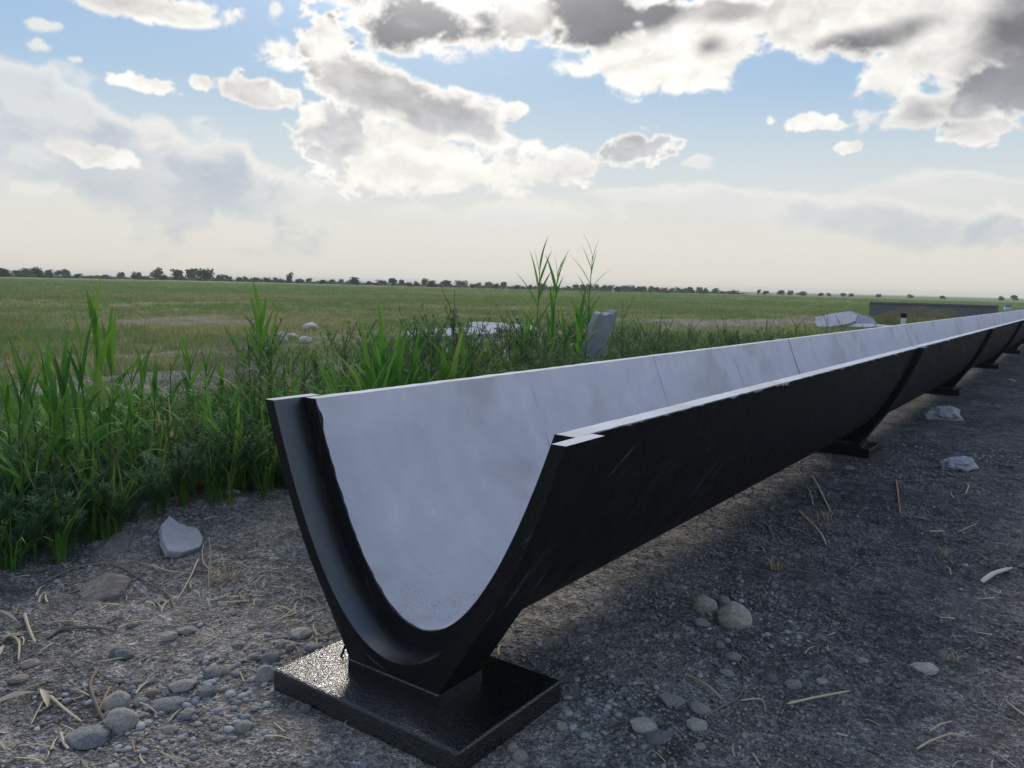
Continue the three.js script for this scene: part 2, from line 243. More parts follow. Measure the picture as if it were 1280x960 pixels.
function troughParts(o, seed, nLen, x0, x1, blackTop, mats) {
  const { conc, bit } = mats, N = (x, k) => noise2(x * 6 + seed * 13.7, k * 5.3), uvC = (u, v, p) => [p[0] / 6.2 + seed * .37, v];
  const rag = (x, side) => .004 + .012 * Math.max(0, N(x, side)) + .026 * Math.max(0, noise2(x * 13 + seed * 7, side * 3) - .1) + .02 * sstep(.28, .4, noise2(x * 3.1 + seed, side)) * (1 + noise2(x * 30, 2));
  const L0 = x0 + LIP, R0 = x0 + RIB, X = (t) => lerp(L0, x1, t), top = (x, s) => DEPTH + .0022 * N(x * 2, s + 3);
  const geo = [];
  geo.push(gridSurface(nLen, 64, (u, v) => { const p = at(inner, v), x = X(u); return [x, (v === 0 || v === 1 ? top(x, v) : p[1]), p[0]]; }, (u, v, p) => [p[0] / 6.2 + seed * .37, v], true));
  geo.push(gridSurface(nLen, 32, (u, v) => { const p = at(outer, v), x = X(u); return [x, (v === 0 || v === 1 ? top(x, v) - .002 : p[1]), p[0] * (1 - .002 * (1 + N(x * 3, v)))]; }, (u, v, p) => [p[0] / 6.2 + seed * .37, v]));
  for (const s of [0, 1]) geo.push(gridSurface(nLen, 2, (u, v) => { const x = X(u), a = at(inner, s)[0], b = at(outer, s)[0] * (1 - .002 * (1 + N(x * 3, s))); return [x, top(x, s) - (v === 1 ? .002 : 0), lerp(a, b, v)]; }, (u, v, p) => [p[0] / 6.2, .9 + v * .03], s === 0));
  for (const x of [L0, x1]) geo.push(gridSurface(64, 1, (u, v) => { const p = at(v ? outer : inner, u); return [x, p[1], p[0]]; }, (u, v) => [v * .02, u], x === x1));
  part(mergeGeometries(geo), conc, 'channel', o);
  // bitumen coat on the outside, ragged along the rim
  const C0 = R0 - .004, C1 = x1 - .15, coat = resample(profile(WALL + .0035, 400), 96), cg = [];
  cg.push(gridSurface(nLen, 48, (u, v) => { const p = at(coat, v), x = lerp(C0, C1, u); const lim = DEPTH - rag(x, v < .5 ? 0 : 1); return [x, v === 0 || v === 1 ? lim : Math.min(p[1], lim - .004), p[0]]; }, (u, v, p) => [p[0] / 6.2 + seed * .29, v]));
  for (const s of [0, 1]) cg.push(gridSurface(nLen, 1, (u, v) => { const x = lerp(C0, C1, u); return [x, DEPTH - rag(x, s) + (v ? .001 : 0), lerp(at(coat, s)[0], at(outer, s)[0] * .995, v)]; }, (u, v, p) => [p[0] / 6.2, s], s === 0));
  part(mergeGeometries(cg), bit, mats.outside ?? 'bitumen_coat', o);
  // collar: front face, socket, painted step, outside, back face
  const kg = [];
  kg.push(gridSurface(96, 1, (u, v) => { const p = at(v ? collarOuter : socket, u); return [x0, p[1], p[0]]; }, (u, v) => [v * .02, u]));
  const lining = gridSurface(8, 96, (u, v) => { const p = at(socket, v); return [x0 + u * LIP, p[1], p[0]]; }, (u, v) => [.1 + u * .03, v], true);
  kg.push(gridSurface(96, 1, (u, v) => { const p = at(v ? socket : inner, u); return [L0 - .002, p[1], p[0]]; }, (u, v) => [.2 + v * .02, u]));
  kg.push(gridSurface(6, 96, (u, v) => { const p = at(collarOuter, v); return [x0 + u * RIB, p[1], p[0]]; }, (u, v) => [.25 + u * .04, v]));
  kg.push(gridSurface(96, 1, (u, v) => { const p = at(v ? collarOuter : outer, u); return [R0, p[1], p[0]]; }, (u, v) => [.3 + v * .02, u], true));
  kg.push(gridSurface(2, 96, (u, v) => { const p = at(inner, v), q = [.0012 * -Math.sign(p[0] || 1), 0]; const x = L0 - .002 + u * (.004 + .008 * Math.max(0, .2 + fbm2(v * 31, seed, 4) * 1.6) + .03 * Math.max(0, noise2(v * 17, seed + 4) - .35)); return [x, p[1] + .0015, p[0] + q[0]]; }, (u, v) => [.35 + u * .01, v], true));
  const collar = part(mergeGeometries(kg), bit, 'socket_collar', o); part(lining, mats.gloss ?? bit, 'socket_lining', collar);
  for (const s of [0, 1]) { const tg = []; const a = at(collarOuter, s)[0], b = at(socket, s)[0], c = at(outer, s)[0], i = at(inner, s)[0];
    tg.push(gridSurface(8, 2, (u, v) => [x0 + u * RIB, DEPTH + .0005 * noise2(u * 9, v * 7), lerp(a, b, v)], (u, v, p) => [p[0] / 3, p[2]], s === 1));
    tg.push(gridSurface(4, 2, (u, v) => [L0 + u * (RIB - LIP), DEPTH + .0005, lerp(b, c, v)], (u, v, p) => [p[0] / 3, p[2]], s === 1));
    part(mergeGeometries(tg), blackTop ? bit : conc, 'rim_top', collar); }
  // foot block under the collar
  const fg = []; const fp = [[-FOOT - .012, FOOTY + .012], [-FOOT - .012, -.171], [FOOT + .012, -.171], [FOOT + .012, FOOTY + .012]], sh = new THREE.Shape(fp.map(([z, y]) => new THREE.Vector2(z, y)));
  const eg = new THREE.ExtrudeGeometry(sh, { depth: RIB - .004, bevelEnabled: true, bevelSize: .008, bevelThickness: .008, bevelSegments: 2 }); eg.rotateY(Math.PI / 2); eg.translate(x0 + .004, 0, 0);
  { const p = eg.attributes.position; for (let i = 0; i < p.count; i++) p.setZ(i, -p.getZ(i)); const ix = []; for (let i = 0; i < p.count; i += 3) ix.push(i, i + 2, i + 1); eg.setIndex(ix); eg.computeVertexNormals(); }
  part(eg, mats.wet, 'foot', o);
}
const ORD = ['', 'second', 'third', 'fourth', 'fifth', 'sixth', 'seventh', 'eighth', 'ninth'];
for (let k = 0; k < 8; k++) {
  const o = new THREE.Group(); o.position.set(k * PL, BASE, 0);
  troughParts(o, k, k === 0 ? 260 : k < 3 ? 90 : 40, 0, PL + LIP - .012, k > 0, { conc: concrete, bit: bitumen, wet: wetBitumen, gloss: collarBitumen });
  tag(o, 'trough_section', k ? `${ORD[k]} parabolic concrete trough section counted from the open end` : 'first parabolic concrete trough section, its open socket end bare over the tarred slab', 'trough', 'trough sections set end to end in one line');
}
// support slabs
const slabGeo = (() => { const g = new RoundedBoxGeometry(.6, .13, .89, 3, .012), p = g.attributes.position; for (let i = 0; i < p.count; i++) { const x = p.getX(i), y = p.getY(i), z = p.getZ(i); p.setXYZ(i, x + .004 * noise2(z * 9, y * 20), y + (y > 0 ? .003 * noise2(x * 12, z * 12) : 0), z + .004 * noise2(x * 9 + 5, y * 20)); } g.computeVertexNormals(); const uv = g.attributes.uv; for (let i = 0; i < p.count; i++) uv.setXY(i, (p.getX(i) + p.getY(i)) / .5, (p.getZ(i) + p.getY(i)) / .5); return g; })();
const slabBump = dataMap(1024, (u, v, c) => { const n = tnoise(u * 40, v * 40, 40) * .2 + tnoise(u * 105, v * 105, 105) * .45 + tnoise(u * 210, v * 210, 210) * .35; c[0] = c[1] = c[2] = sstep(.15, .85, n); });
const slabMat = new THREE.MeshPhysicalMaterial({ color: new THREE.Color(.006, .006, .007), roughness: .14, bumpMap: slabBump, bumpScale: .0019, ior: 1.7 });
for (let k = 0; k < 9; k++) {
  const m = new THREE.Mesh(slabGeo, k ? bitumen : slabMat); m.position.set(k * PL + .13, .079 - .065, 0); if (k) m.scale.set(.8, 1, .72);
  tag(m, 'footing_block', k ? `tarred flat footing block under the joint before the ${ORD[k]} trough section` : 'shiny tarred flat footing block under the open end of the trough', 'footing', 'footing blocks under the trough');
}
// wire loop on the first slab
{ const w = new THREE.Group(); const c = new THREE.CatmullRomCurve3([[.06, .078, -.33], [.065, .09, -.325], [.075, .125, -.315], [.10, .14, -.30], [.13, .125, -.295], [.14, .09, -.28], [.15, .082, -.275]].map((p) => new THREE.Vector3(...p)));
  const m = new THREE.Mesh(new THREE.TubeGeometry(c, 30, .0045, 7), bitumen); tag(m, 'lifting_wire', 'black tarred wire loop sticking up from the slab beside the trough foot', 'wire'); }
// ---------------------------------------------------------------- places on the ground (metres)
const STONES=[[-0.651,-0.626,0.054,0.089,0],[-0.588,-0.773,0.047,0.067,0],[-0.635,-0.722,0.026,0.046,2],[-0.764,-0.624,0.069,0.069,1],[-0.481,-0.627,0.059,0.039,1],[-0.385,-0.69,0.057,0.04,3],[-0.349,-0.595,0.04,0.056,1],[-0.243,-0.692,0.051,0.045,1],[0.183,-0.712,0.05,0.062,4],[0.08,-0.71,0.029,0.047,4],[-0.146,-0.51,0.043,0.094,3],[-0.045,-0.621,0.04,0.063,1],[-0.079,-0.687,0.028,0.042,3],[0.08,-0.648,0.025,0.043,3],[0.142,-0.583,0.039,0.043,3],[-0.404,-0.299,0.031,0.052,3],[-0.085,-1.123,0.046,0.042,3],[-0.189,-1.093,0.034,0.049,4],[-0.379,-1.099,0.04,0.052,1],[-0.387,-1.15,0.022,0.045,3],[-0.463,-0.759,0.024,0.037,2],[-0.462,-0.87,0.021,0.031,3],[-0.421,-0.847,0.021,0.028,3],[0.725,-1.588,0.035,0.032,4],[1.034,-2.401,0.059,0.054,3],[1.056,-2.317,0.043,0.048,3],[-0.642,-1.292,0.041,0.037,2],[-0.728,-1.196,0.036,0.033,2],[-0.052,-0.819,0.022,0.033,3],[0.118,-0.952,0.021,0.023,4],[0.011,-1.512,0.025,0.029,3],[-0.206,-0.22,0.022,0.044,1],[-0.522,-0.733,0.027,0.04,3],[-0.468,-0.526,0.029,0.045,3],[-0.557,-0.484,0.031,0.028,3],[-0.012,-1.158,0.027,0.031,3],[-0.2,-1.364,0.024,0.032,3],[0.596,-1.396,0.022,0.026,3],[0.017,0.55,0.028,0.107,3],[0.052,0.496,0.019,0.04,4],[0.358,0.502,0.014,0.031,4],[0.323,0.508,0.012,0.034,4],[0.259,0.558,0.022,0.042,4],[0.126,0.535,0.015,0.029,1],[1.547,0.538,0.06,0.092,0],[1.491,0.707,0.082,0.129,0],[1.687,0.582,0.029,0.05,0],[0.412,0.788,0.048,0.054,4],[0.538,0.927,0.037,0.049,4],[1.523,1.485,0.051,0.053,4],[1.182,0.561,0.019,0.03,4],[1.293,0.749,0.017,0.03,4],[1.069,1.095,0.035,0.045,3],[1.056,1.021,0.029,0.035,1],[1.162,1.18,0.025,0.025,4],[2.029,0.716,0.022,0.035,2],[0.639,0.899,0.041,0.038,3],[1.144,0.83,0.036,0.05,3],[1.182,0.76,0.022,0.051,3],[0.644,0.782,0.054,0.032,3],[1.722,0.272,0.034,0.034,3],[1.005,0.863,0.035,0.035,3],[1.375,0.598,0.039,0.039,3],[0.371,0.862,0.047,0.035,1],[1.481,1.266,0.023,0.023,4],[0.452,0.977,0.021,0.021,4],[5.356,0.298,0.045,0.06,3],[15.314,0.779,0.085,0.102,3]];
const STICKS=[[[[-0.483,-1.509],[-0.419,-1.542],[-0.351,-1.509],[-0.302,-1.436],[-0.277,-1.34]],0.0089,1],[[[-0.499,-1.076],[-0.57,-0.984],[-0.618,-0.875],[-0.639,-0.795],[-0.664,-0.715]],0.0089,1],[[[-0.309,-2.044],[-0.177,-2.093],[-0.057,-2.101],[0.053,-2.002],[0.093,-1.849],[0.097,-1.676],[0.094,-1.582],[0.029,-1.415]],0.0072,1],[[[0.42,-1.818],[0.232,-1.611],[0.08,-1.473]],0.0061,0],[[[0.549,-1.585],[0.727,-1.814],[0.966,-2.13]],0.0053,0],[[[0.376,-1.504],[0.548,-1.722],[0.671,-1.881]],0.0065,0],[[[0.535,-1.717],[0.665,-1.66],[0.733,-1.578],[0.807,-1.449]],0.0046,1],[[[0.475,-1.419],[0.561,-1.422],[0.62,-1.369]],0.0035,0],[[[0.573,-1.998],[0.436,-1.799],[0.387,-1.669],[0.367,-1.551]],0.0041,0],[[[0.222,-1.924],[0.219,-1.801],[0.3,-1.703]],0.0045,0],[[[-0.711,-1.001],[-0.718,-0.852],[-0.716,-0.757]],0.0074,0],[[[-0.736,-0.988],[-0.785,-0.937],[-0.83,-0.877]],0.0044,0],[[[-0.668,-1.117],[-0.739,-1.102],[-0.789,-1.091]],0.0039,0],[[[-0.452,-1.795],[-0.527,-1.564],[-0.548,-1.469]],0.0096,0],[[[-0.574,-1.659],[-0.583,-1.536],[-0.64,-1.403]],0.008,0],[[[-0.788,-0.76],[-0.81,-0.688],[-0.83,-0.624]],0.0083,0],[[[-0.525,-0.758],[-0.523,-0.683],[-0.519,-0.625]],0.0046,0],[[[-0.535,-0.92],[-0.616,-0.818],[-0.659,-0.777]],0.0054,3],[[[-0.651,-0.395],[-0.626,-0.278],[-0.591,-0.246],[-0.531,-0.227]],0.0032,0],[[[-0.64,-0.345],[-0.616,-0.229]],0.0035,0],[[[-0.681,-0.507],[-0.71,-0.441]],0.0049,3],[[[-0.935,-0.653],[-0.902,-0.623]],0.0062,0],[[[-0.171,-0.643],[-0.216,-0.557]],0.0034,0],[[[-0.159,-0.67],[-0.141,-0.594],[-0.154,-0.519]],0.0031,0],[[[-0.45,-0.468],[-0.419,-0.412],[-0.409,-0.358]],0.0025,0],[[[-0.056,-0.127],[-0.138,-0.073],[-0.201,-0.036]],0.0031,0],[[[-0.324,0.038],[-0.271,0.047],[-0.229,0.04]],0.002,1],[[[0.892,0.726],[0.838,0.832],[0.777,0.938]],0.006,0],[[[0.618,0.923],[0.737,0.95],[0.862,0.961],[0.959,0.944],[1.058,0.902]],0.0057,1],[[[1.071,0.897],[1.151,0.841],[1.258,0.784],[1.305,0.755]],0.0048,1],[[[0.824,0.978],[0.886,1.038],[0.822,1.077]],0.0043,0],[[[0.92,1.119],[1.026,1.197],[1.158,1.285]],0.0068,0],[[[3.644,0.351],[3.394,0.498],[3.082,0.654],[2.881,0.745]],0.0124,0],[[[4.802,0.126],[4.342,0.315],[3.759,0.547]],0.0119,0],[[[5.16,0.7],[4.617,0.813],[4.021,0.943]],0.0122,3],[[[4.401,0.195],[4.165,0.292],[3.873,0.396]],0.0078,0],[[[2.841,1.551],[2.98,1.59],[3.088,1.626],[3.236,1.645]],0.0157,2],[[[0.905,1.557],[0.977,1.595],[1.026,1.65],[1.031,1.688]],0.0054,0],[[[1.052,1.577],[1.105,1.602],[1.158,1.635]],0.0048,0],[[[0.793,1.422],[0.789,1.463],[0.717,1.502]],0.0032,1],[[[1.523,1.551],[1.497,1.603],[1.467,1.656]],0.0038,1],[[[3.213,0.422],[3.175,0.51],[3.066,0.61]],0.0055,0],[[[3.325,0.217],[3.099,0.34],[2.886,0.445]],0.0077,3],[[[2.996,1.355],[2.94,1.387],[2.859,1.405]],0.0067,0],[[[5.423,1.163],[5.23,1.219],[4.948,1.23]],0.0088,0],[[[1.847,0.744],[2.135,0.814]],0.0036,1],[[[0.938,0.359],[1.024,0.467],[1.092,0.601]],0.0033,1],[[[3.675,1.18],[3.721,1.261]],0.007,0],[[[3.756,1.329],[4.071,1.407]],0.0074,3],[[[0.826,1.321],[0.836,1.358]],0.0048,2],[[[1.303,1.379],[1.416,1.395]],0.0037,1],[[[0.518,1.063],[0.473,1.088]],0.0048,0],[[[0.513,1.132],[0.466,1.18]],0.0059,0]];
const TREES=[[158.2,-386.3,8.29,5.39],[185.2,-435.7,6.58,4.23],[211.4,-485.4,7.88,5.78],[176.2,-393.8,7.29,5.57],[203.1,-443.1,6.29,4.84],[232.5,-491.2,8.63,5.93],[196.2,-399.9,3.98,3.1],[232.4,-444.3,4.48,2.99],[266.3,-489.6,6.08,4.98],[225.5,-400.2,5.47,4.56],[262.9,-443.2,6.65,8.18],[215.8,-357.2,3.73,3.32],[249.9,-402.0,7.99,7.52],[288.2,-444.0,10.51,8.93],[239.4,-358.8,8.14,7.29],[276.1,-401.5,4.35,4.35],[311.4,-445.1,5.93,4.85],[260.0,-361.5,3.54,3.1],[296.0,-404.6,4.48,3.98],[333.9,-446.2,5.53,3.87],[279.7,-364.3,4.56,3.19],[318.3,-405.2,5.63,3.58],[262.5,-324.4,3.73,6.22],[301.8,-364.6,4.7,3.29],[341.6,-404.2,4.73,4.2],[283.5,-325.0,3.86,3.0],[324.4,-363.5,4.84,3.39],[365.9,-401.5,4.85,3.77],[305.1,-324.2,8.41,4.87],[350.4,-358.4,4.48,2.99],[395.6,-392.4,7.74,4.42],[330.4,-319.0,5.47,5.47],[374.4,-353.9,4.6,4.6],[305.7,-283.9,2.9,2.9],[349.5,-319.0,3.29,3.76],[394.3,-353.0,6.3,6.3],[324.1,-284.4,5.57,4.71],[371.2,-315.6,6.77,5.32],[420.3,-344.2,9.17,5.39],[348.4,-277.3,2.65,3.1],[394.3,-309.5,4.48,3.98],[445.2,-339.7,6.11,5.0],[371.1,-278.5,4.61,4.15],[421.0,-309.5,5.19,5.19],[349.7,-248.1,3.41,2.98],[403.0,-276.6,3.88,3.4],[457.3,-303.4,8.17,4.9],[383.4,-245.1,4.07,3.62],[438.6,-270.4,3.58,3.58],[491.3,-296.4,6.26,5.12],[411.2,-243.4,5.22,4.51],[463.4,-269.3,5.85,5.32],[516.0,-294.4,6.48,5.13],[434.7,-243.3,5.44,4.55],[487.5,-267.8,6.07,5.35],[405.3,-218.2,5.03,3.84],[458.3,-242.2,5.66,4.58],[511.8,-265.3,6.29,5.38],[428.4,-217.6,5.25,3.86],[482.1,-240.2,5.88,4.6],[536.1,-261.9,6.51,5.39],[451.9,-216.0,4.47,3.98],[506.5,-236.9,4.99,3.99],[561.4,-256.8,5.51,3.92],[476.2,-212.8,4.66,4.14],[531.4,-232.2,5.18,4.14],[445.3,-190.0,4.33,3.08],[495.5,-213.1,4.82,4.82],[552.3,-230.4,5.93,5.34],[465.2,-189.8,3.49,3.99],[521.7,-206.8,6.12,4.45],[583.4,-217.8,3.7,3.7],[504.4,-171.6,2.64,4.23],[560.6,-186.4,5.27,3.51],[621.6,-195.1,7.1,4.52],[532.8,-160.9,4.42,3.86],[592.2,-170.5,7.33,3.67],[507.2,-134.0,3.64,2.6],[564.6,-144.7,3.47,2.89],[625.9,-149.8,4.47,3.19],[534.2,-122.9,3.26,2.72],[600.7,-120.7,3.64,3.04],[669.3,-112.4,4.03,3.36],[585.4,-79.4,3.51,2.93],[663.5,-52.7,4.62,3.96],[723.7,-49.8,5.75,5.03]];
const REEDS=[[0.64,-3.2,1.48],[0.39,-3.0,1.31],[0.79,-3.3,1.26],[0.26,-3,1.24],[0.07,-2.9,1.08],[-0.03,-2.8,1.07],[0.36,-2.8,1.2],[0.22,-2.8,1.13],[0.69,-3,1.09],[1.02,-3.4,1.02],[0.05,-2.7,1.03],[1.61,-4,1.03],[1.66,-3.8,1.07],[1.0,-3.2,0.93],[0.1,-3.2,0.92],[0.48,-2.8,0.93],[1.78,-3.1,1.45],[1.89,-3.1,1.22],[1.86,-2.9,1.11],[1.86,-3.3,1.24],[1.96,-2.8,1.11],[1.94,-2.6,1.07],[1.98,-2.0,1.3],[1.96,-2.1,1.23],[2.09,-2.0,1.2],[1.66,-1.9,1.11],[2.34,-2.1,1.11],[1.72,-1.8,1.19],[2.25,-2.2,1.24],[1.95,-1.8,1.06],[1.48,-1.8,1.04],[2.79,-2.0,1.26],[3.13,-2.2,1.28],[2.67,-2,1.13],[3.63,-2.3,1.14],[3.75,-2.2,1.08],[4.27,-2.3,1.84],[4.81,-2.5,1.83],[5.69,-2.6,2.05],[5.24,-2.4,1.41],[6.01,-2.7,1.33],[4.28,-2.4,1.2],[4.75,-2.3,1.24],[2.38,-2,1.08],[1.55,-2,1.07],[2.4,-1.9,1.03],[0.56,-2.7,0.88],[2.06,-4.2,0.89],[1.83,-3.6,0.85],[0.06,-2.6,0.98],[0.25,-2.65,0.91],[-0.1,-2.6,0.86]];
// ---------------------------------------------------------------- stones, sticks and litter on the dirt
const stoneTex = (seed, base, spread) => dataMap(256, (u, v, c) => { const n = fbm2(u * 9 + seed, v * 9, 4), g = noise2(u * 90, v * 90 + seed); const b = 1 + spread * n * 2.2 + .22 * g; c[0] = base[0] * b; c[1] = base[1] * b; c[2] = base[2] * b; }, true);
const stoneBump = dataMap(256, (u, v, c) => { c[0] = c[1] = c[2] = .5 * tnoise(u * 24, v * 24, 24) + .5 * tnoise(u * 70, v * 70, 70); });
const STONE = [[.67, .64, .60], [.50, .495, .495], [.66, .58, .53], [.62, .60, .57], [.73, .705, .66]].map((b, i) => new THREE.MeshStandardMaterial({ map: stoneTex(i * 9, b, .13), bumpMap: stoneBump, bumpScale: .005, roughness: .9 }));
const EARTHY = new THREE.MeshStandardMaterial({ map: stoneTex(77, [.47, .44, .41], .2), bumpMap: stoneBump, bumpScale: .004, roughness: .95 });
const STONE_WORD = ['rounded pale grey cobble', 'slate grey stone', 'pinkish tan stone', 'dusty grey stone', 'smooth off white pebble'];
function stoneGeo(seed, detail, angular) {
  const g = mergeVertices(new THREE.IcosahedronGeometry(1, detail).deleteAttribute('uv').deleteAttribute('normal'), 1e-4), p = g.attributes.position, uv = new Float32Array(p.count * 2), r = rng(seed * 31 + 5);
  const cuts = Array.from({ length: angular ? 7 : 3 }, () => { const v = new THREE.Vector3(r() - .5, r() - .5, r() - .5).normalize(); return [v, angular ? .55 + .25 * r() : .78 + .15 * r()]; });
  for (let i = 0; i < p.count; i++) {
    const v = new THREE.Vector3().fromBufferAttribute(p, i), n = v.clone(); let k = 1 + .16 * noise3(n.x * 1.4 + seed, n.y * 1.4, n.z * 1.4) + .05 * noise3(n.x * 4, n.y * 4 + seed, n.z * 4); v.multiplyScalar(k);
    for (const [d, h] of cuts) { const e = v.dot(d) - h; if (e > 0) v.addScaledVector(d, -e * .85); }
    p.setXYZ(i, v.x, v.y, v.z); uv.set([n.x * .5 + n.y * .23, n.z * .5 + n.y * .31], i * 2);
  }
  g.setAttribute('uv', new THREE.BufferAttribute(uv, 2)); g.computeVertexNormals(); return g;
}
const stoneShapes = Array.from({ length: 8 }, (_, i) => stoneGeo(i + 1, 5, i % 3 === 2));
{
  const r = rng(404);
  STONES.forEach(([x, z, a, h, kind], i) => {
    const m = new THREE.Mesh(a > .045 ? stoneGeo(i + 50, 6, kind === 3 && i % 2) : stoneShapes[i % 8], STONE[kind]);
    const b = Math.min(Math.max(h * (kind === 0 ? .56 : .42), a * .35), a * .9), d = a * (.7 + .25 * r());
    const dx = x + 2, dz = z - 1.92, l = Math.hypot(dx, dz); m.rotation.set((r() - .5) * .3, Math.atan2(-dz, dx) + Math.PI / 2 + (r() - .5) * .5, (r() - .5) * .3); m.scale.set(a, b, d);
    m.position.set(x + dx / l * d * .6, height(x, z) + b * .36, z + dz / l * d * .6);
    const place = z > .55 && x > .3 ? 'on the dark dirt in front of the trough' : x > 4 ? 'beside the trough supports' : z < -1.6 ? 'on the earth bank below the reeds' : x < -.42 ? 'among the roots and dry leaves' : z < -.45 ? 'in the gravel behind the tarred slab' : 'at the edge of the tarred slab';
    tag(m, 'stone', `${a > .055 ? 'large ' : ''}${STONE_WORD[kind]} ${place}`, 'stone', `${STONE_WORD[kind]}s ${place}`);
  });
  // broken concrete chunk and the flat stone on the bank
  const shp = new THREE.Shape([[-.17, -.04], [-.13, -.09], [-.06, -.115], [.0, -.13], [.05, -.118], [.10, -.10], [.165, -.035], [.15, -.02], [.125, .0], [.135, .03], [.115, .05], [.13, .09], [.14, .125], [.09, .115], [.02, .105], [-.03, .07], [-.10, .03]].map((p) => new THREE.Vector2(...p)));
  const cg = new THREE.ExtrudeGeometry(shp, { depth: .03, bevelEnabled: true, bevelSize: .008, bevelThickness: .008, bevelSegments: 2, steps: 1 }); const cp = cg.attributes.position; for (let i = 0; i < cp.count; i++) cp.setXYZ(i, cp.getX(i) + .006 * noise3(cp.getX(i) * 30, cp.getY(i) * 30, cp.getZ(i) * 30), cp.getY(i), cp.getZ(i) + .006 * noise3(cp.getX(i) * 22, cp.getY(i) * 22, 3)); cg.computeVertexNormals();
  const cm = new THREE.Mesh(cg, new THREE.MeshStandardMaterial({ color: new THREE.Color(.78, .77, .75), map: clone(concMap, 3, 3), bumpMap: clone(concBump, 3, 3), bumpScale: .003, roughness: .9 }));
  cm.position.set(.44, height(.44, -2.06) + .03, -2.06); cm.rotation.set(-1.12, .45, .12, 'YXZ'); tag(cm, 'concrete_fragment', 'flat angular pale concrete fragment lying on the earth bank by the weeds', 'concrete fragment');
  const fm = new THREE.Mesh(stoneGeo(91, 7, true), EARTHY); fm.scale.set(.15, .035, .11); fm.position.set(-.10, height(-.1, -1.82) - .012, -1.82); fm.rotation.set(.25, .5, .08); tag(fm, 'stone', 'broad flat earth crusted stone under a dark root', 'stone');
  const sm = new THREE.Mesh(stoneGeo(92, 7, true), EARTHY); sm.scale.set(.19, .04, .12); sm.position.set(.18, height(.18, -2.25) - .012, -2.25); sm.rotation.set(.2, .9, .1); tag(sm, 'stone', 'half buried flat stone behind the pale concrete fragment', 'stone');
}
// roots, straws, white wood
const STICK = [[.62, .51, .35], [.20, .165, .135], [.66, .60, .50], [.44, .26, .15]].map((c) => new THREE.MeshStandardMaterial({ color: new THREE.Color(...c), roughness: .85, bumpMap: clone(stoneBump, 2, 1), bumpScale: .0012 }));
function stickGeo(pts, rads, sides) { const c = new THREE.CatmullRomCurve3(pts), n = Math.max(6, pts.length * 5), g = new THREE.TubeGeometry(c, n, 1, sides); const p = g.attributes.position; for (let i = 0; i <= n; i++) { const q = c.getPointAt(i / n), k = rads(i / n); for (let j = 0; j <= sides; j++) { const v = i * (sides + 1) + j; p.setXYZ(v, q.x + (p.getX(v) - q.x) * k, q.y + (p.getY(v) - q.y) * k, q.z + (p.getZ(v) - q.z) * k); } } g.computeVertexNormals(); return g; }
{
  const r = rng(91); const WORD = ['dry straw stalk', 'dark bent root', 'bleached white stick', 'reddish brown broken stalk'];
  STICKS.forEach(([pts, w, kind], i) => {
    const P = []; pts.forEach(([x, z], k) => { const lift = kind === 1 ? .004 : .006 + .014 * r(); P.push(new THREE.Vector3(x + (r() - .5) * .006, height(x, z) + w * .7 + lift * (k === 0 || k === pts.length - 1 ? .4 : 1), z + (r() - .5) * .006)); });
    if (i === 4) { P[0].set(.36, height(.36, -1.62), -1.62); P[1].set(.37, P[0].y + .09, -1.63); P[2].set(.375, P[0].y + .2, -1.65); }
    if (i === 5) { P[0].set(.27, height(.27, -1.5), -1.5); P[1].set(.285, P[0].y + .07, -1.52); P[2].set(.30, P[0].y + .15, -1.53); }
    const ph = r() * 9, g = stickGeo(P, (t) => w * (kind === 0 || kind === 3 ? .78 : .9) * (1 - .35 * t) * (1 + .22 * noise2(t * 8 + ph, 1)) * Math.min(1, .35 + 12 * Math.min(t, 1 - t)), 7);
    const m = new THREE.Mesh(g, STICK[kind]);
    const c = P[Math.floor(P.length / 2)], place = c.z < .2 ? (c.z < -1.2 ? 'on the earth bank below the reeds' : c.x < -.4 ? 'among stones and dry leaves left of the slab' : 'near the tarred slab') : c.x > 2.6 ? 'on the dark dirt along the trough' : 'on the dark dirt among pale stones';
    if (kind === 2 && i < 45) { const tw = part(stickGeo([new THREE.Vector3().lerpVectors(P[2], P[3], .3), new THREE.Vector3().lerpVectors(P[2], P[3], .5).add(new THREE.Vector3(.02, .012, .03))], (t) => w * .7 * (1 - .5 * t), 6), STICK[2], 'twig_stub', m); }
    tag(m, kind === 1 ? 'root' : kind === 2 ? 'stick' : 'straw', `${WORD[kind]} ${i === 4 || i === 5 ? 'standing upright ' : 'lying '}${place}`, kind === 1 ? 'root' : kind === 2 ? 'stick' : 'straw', `${WORD[kind]}s ${place}`);
  });
}
// instanced litter: crumbs of soil, gravel, straw bits
function scatter(name, geometry, material, n, seed, place, label, category) {
  const r = rng(seed), list = []; for (let i = 0; i < n; i++) { const p = place(r, i); if (p) list.push(p); }
  const m = new THREE.InstancedMesh(geometry, material, list.length), o = new THREE.Object3D(), c = new THREE.Color(); o.rotation.order = 'YXZ';
  list.forEach((p, i) => { o.position.set(p.x, p.y, p.z); o.rotation.set(p.rx ?? 0, p.ry ?? 0, p.rz ?? 0); if (Array.isArray(p.s)) o.scale.set(...p.s); else o.scale.setScalar(p.s); o.updateMatrix(); m.setMatrixAt(i, o.matrix); if (p.c) m.setColorAt(i, c.setRGB(...p.c)); });
  m.instanceMatrix.needsUpdate = true; return tag(m, name, label, category, null, 'stuff');
}
const onSlab = (x, z) => SLABS.some(([sx]) => Math.abs(x - sx - .13) < .31 && Math.abs(z) < .46);
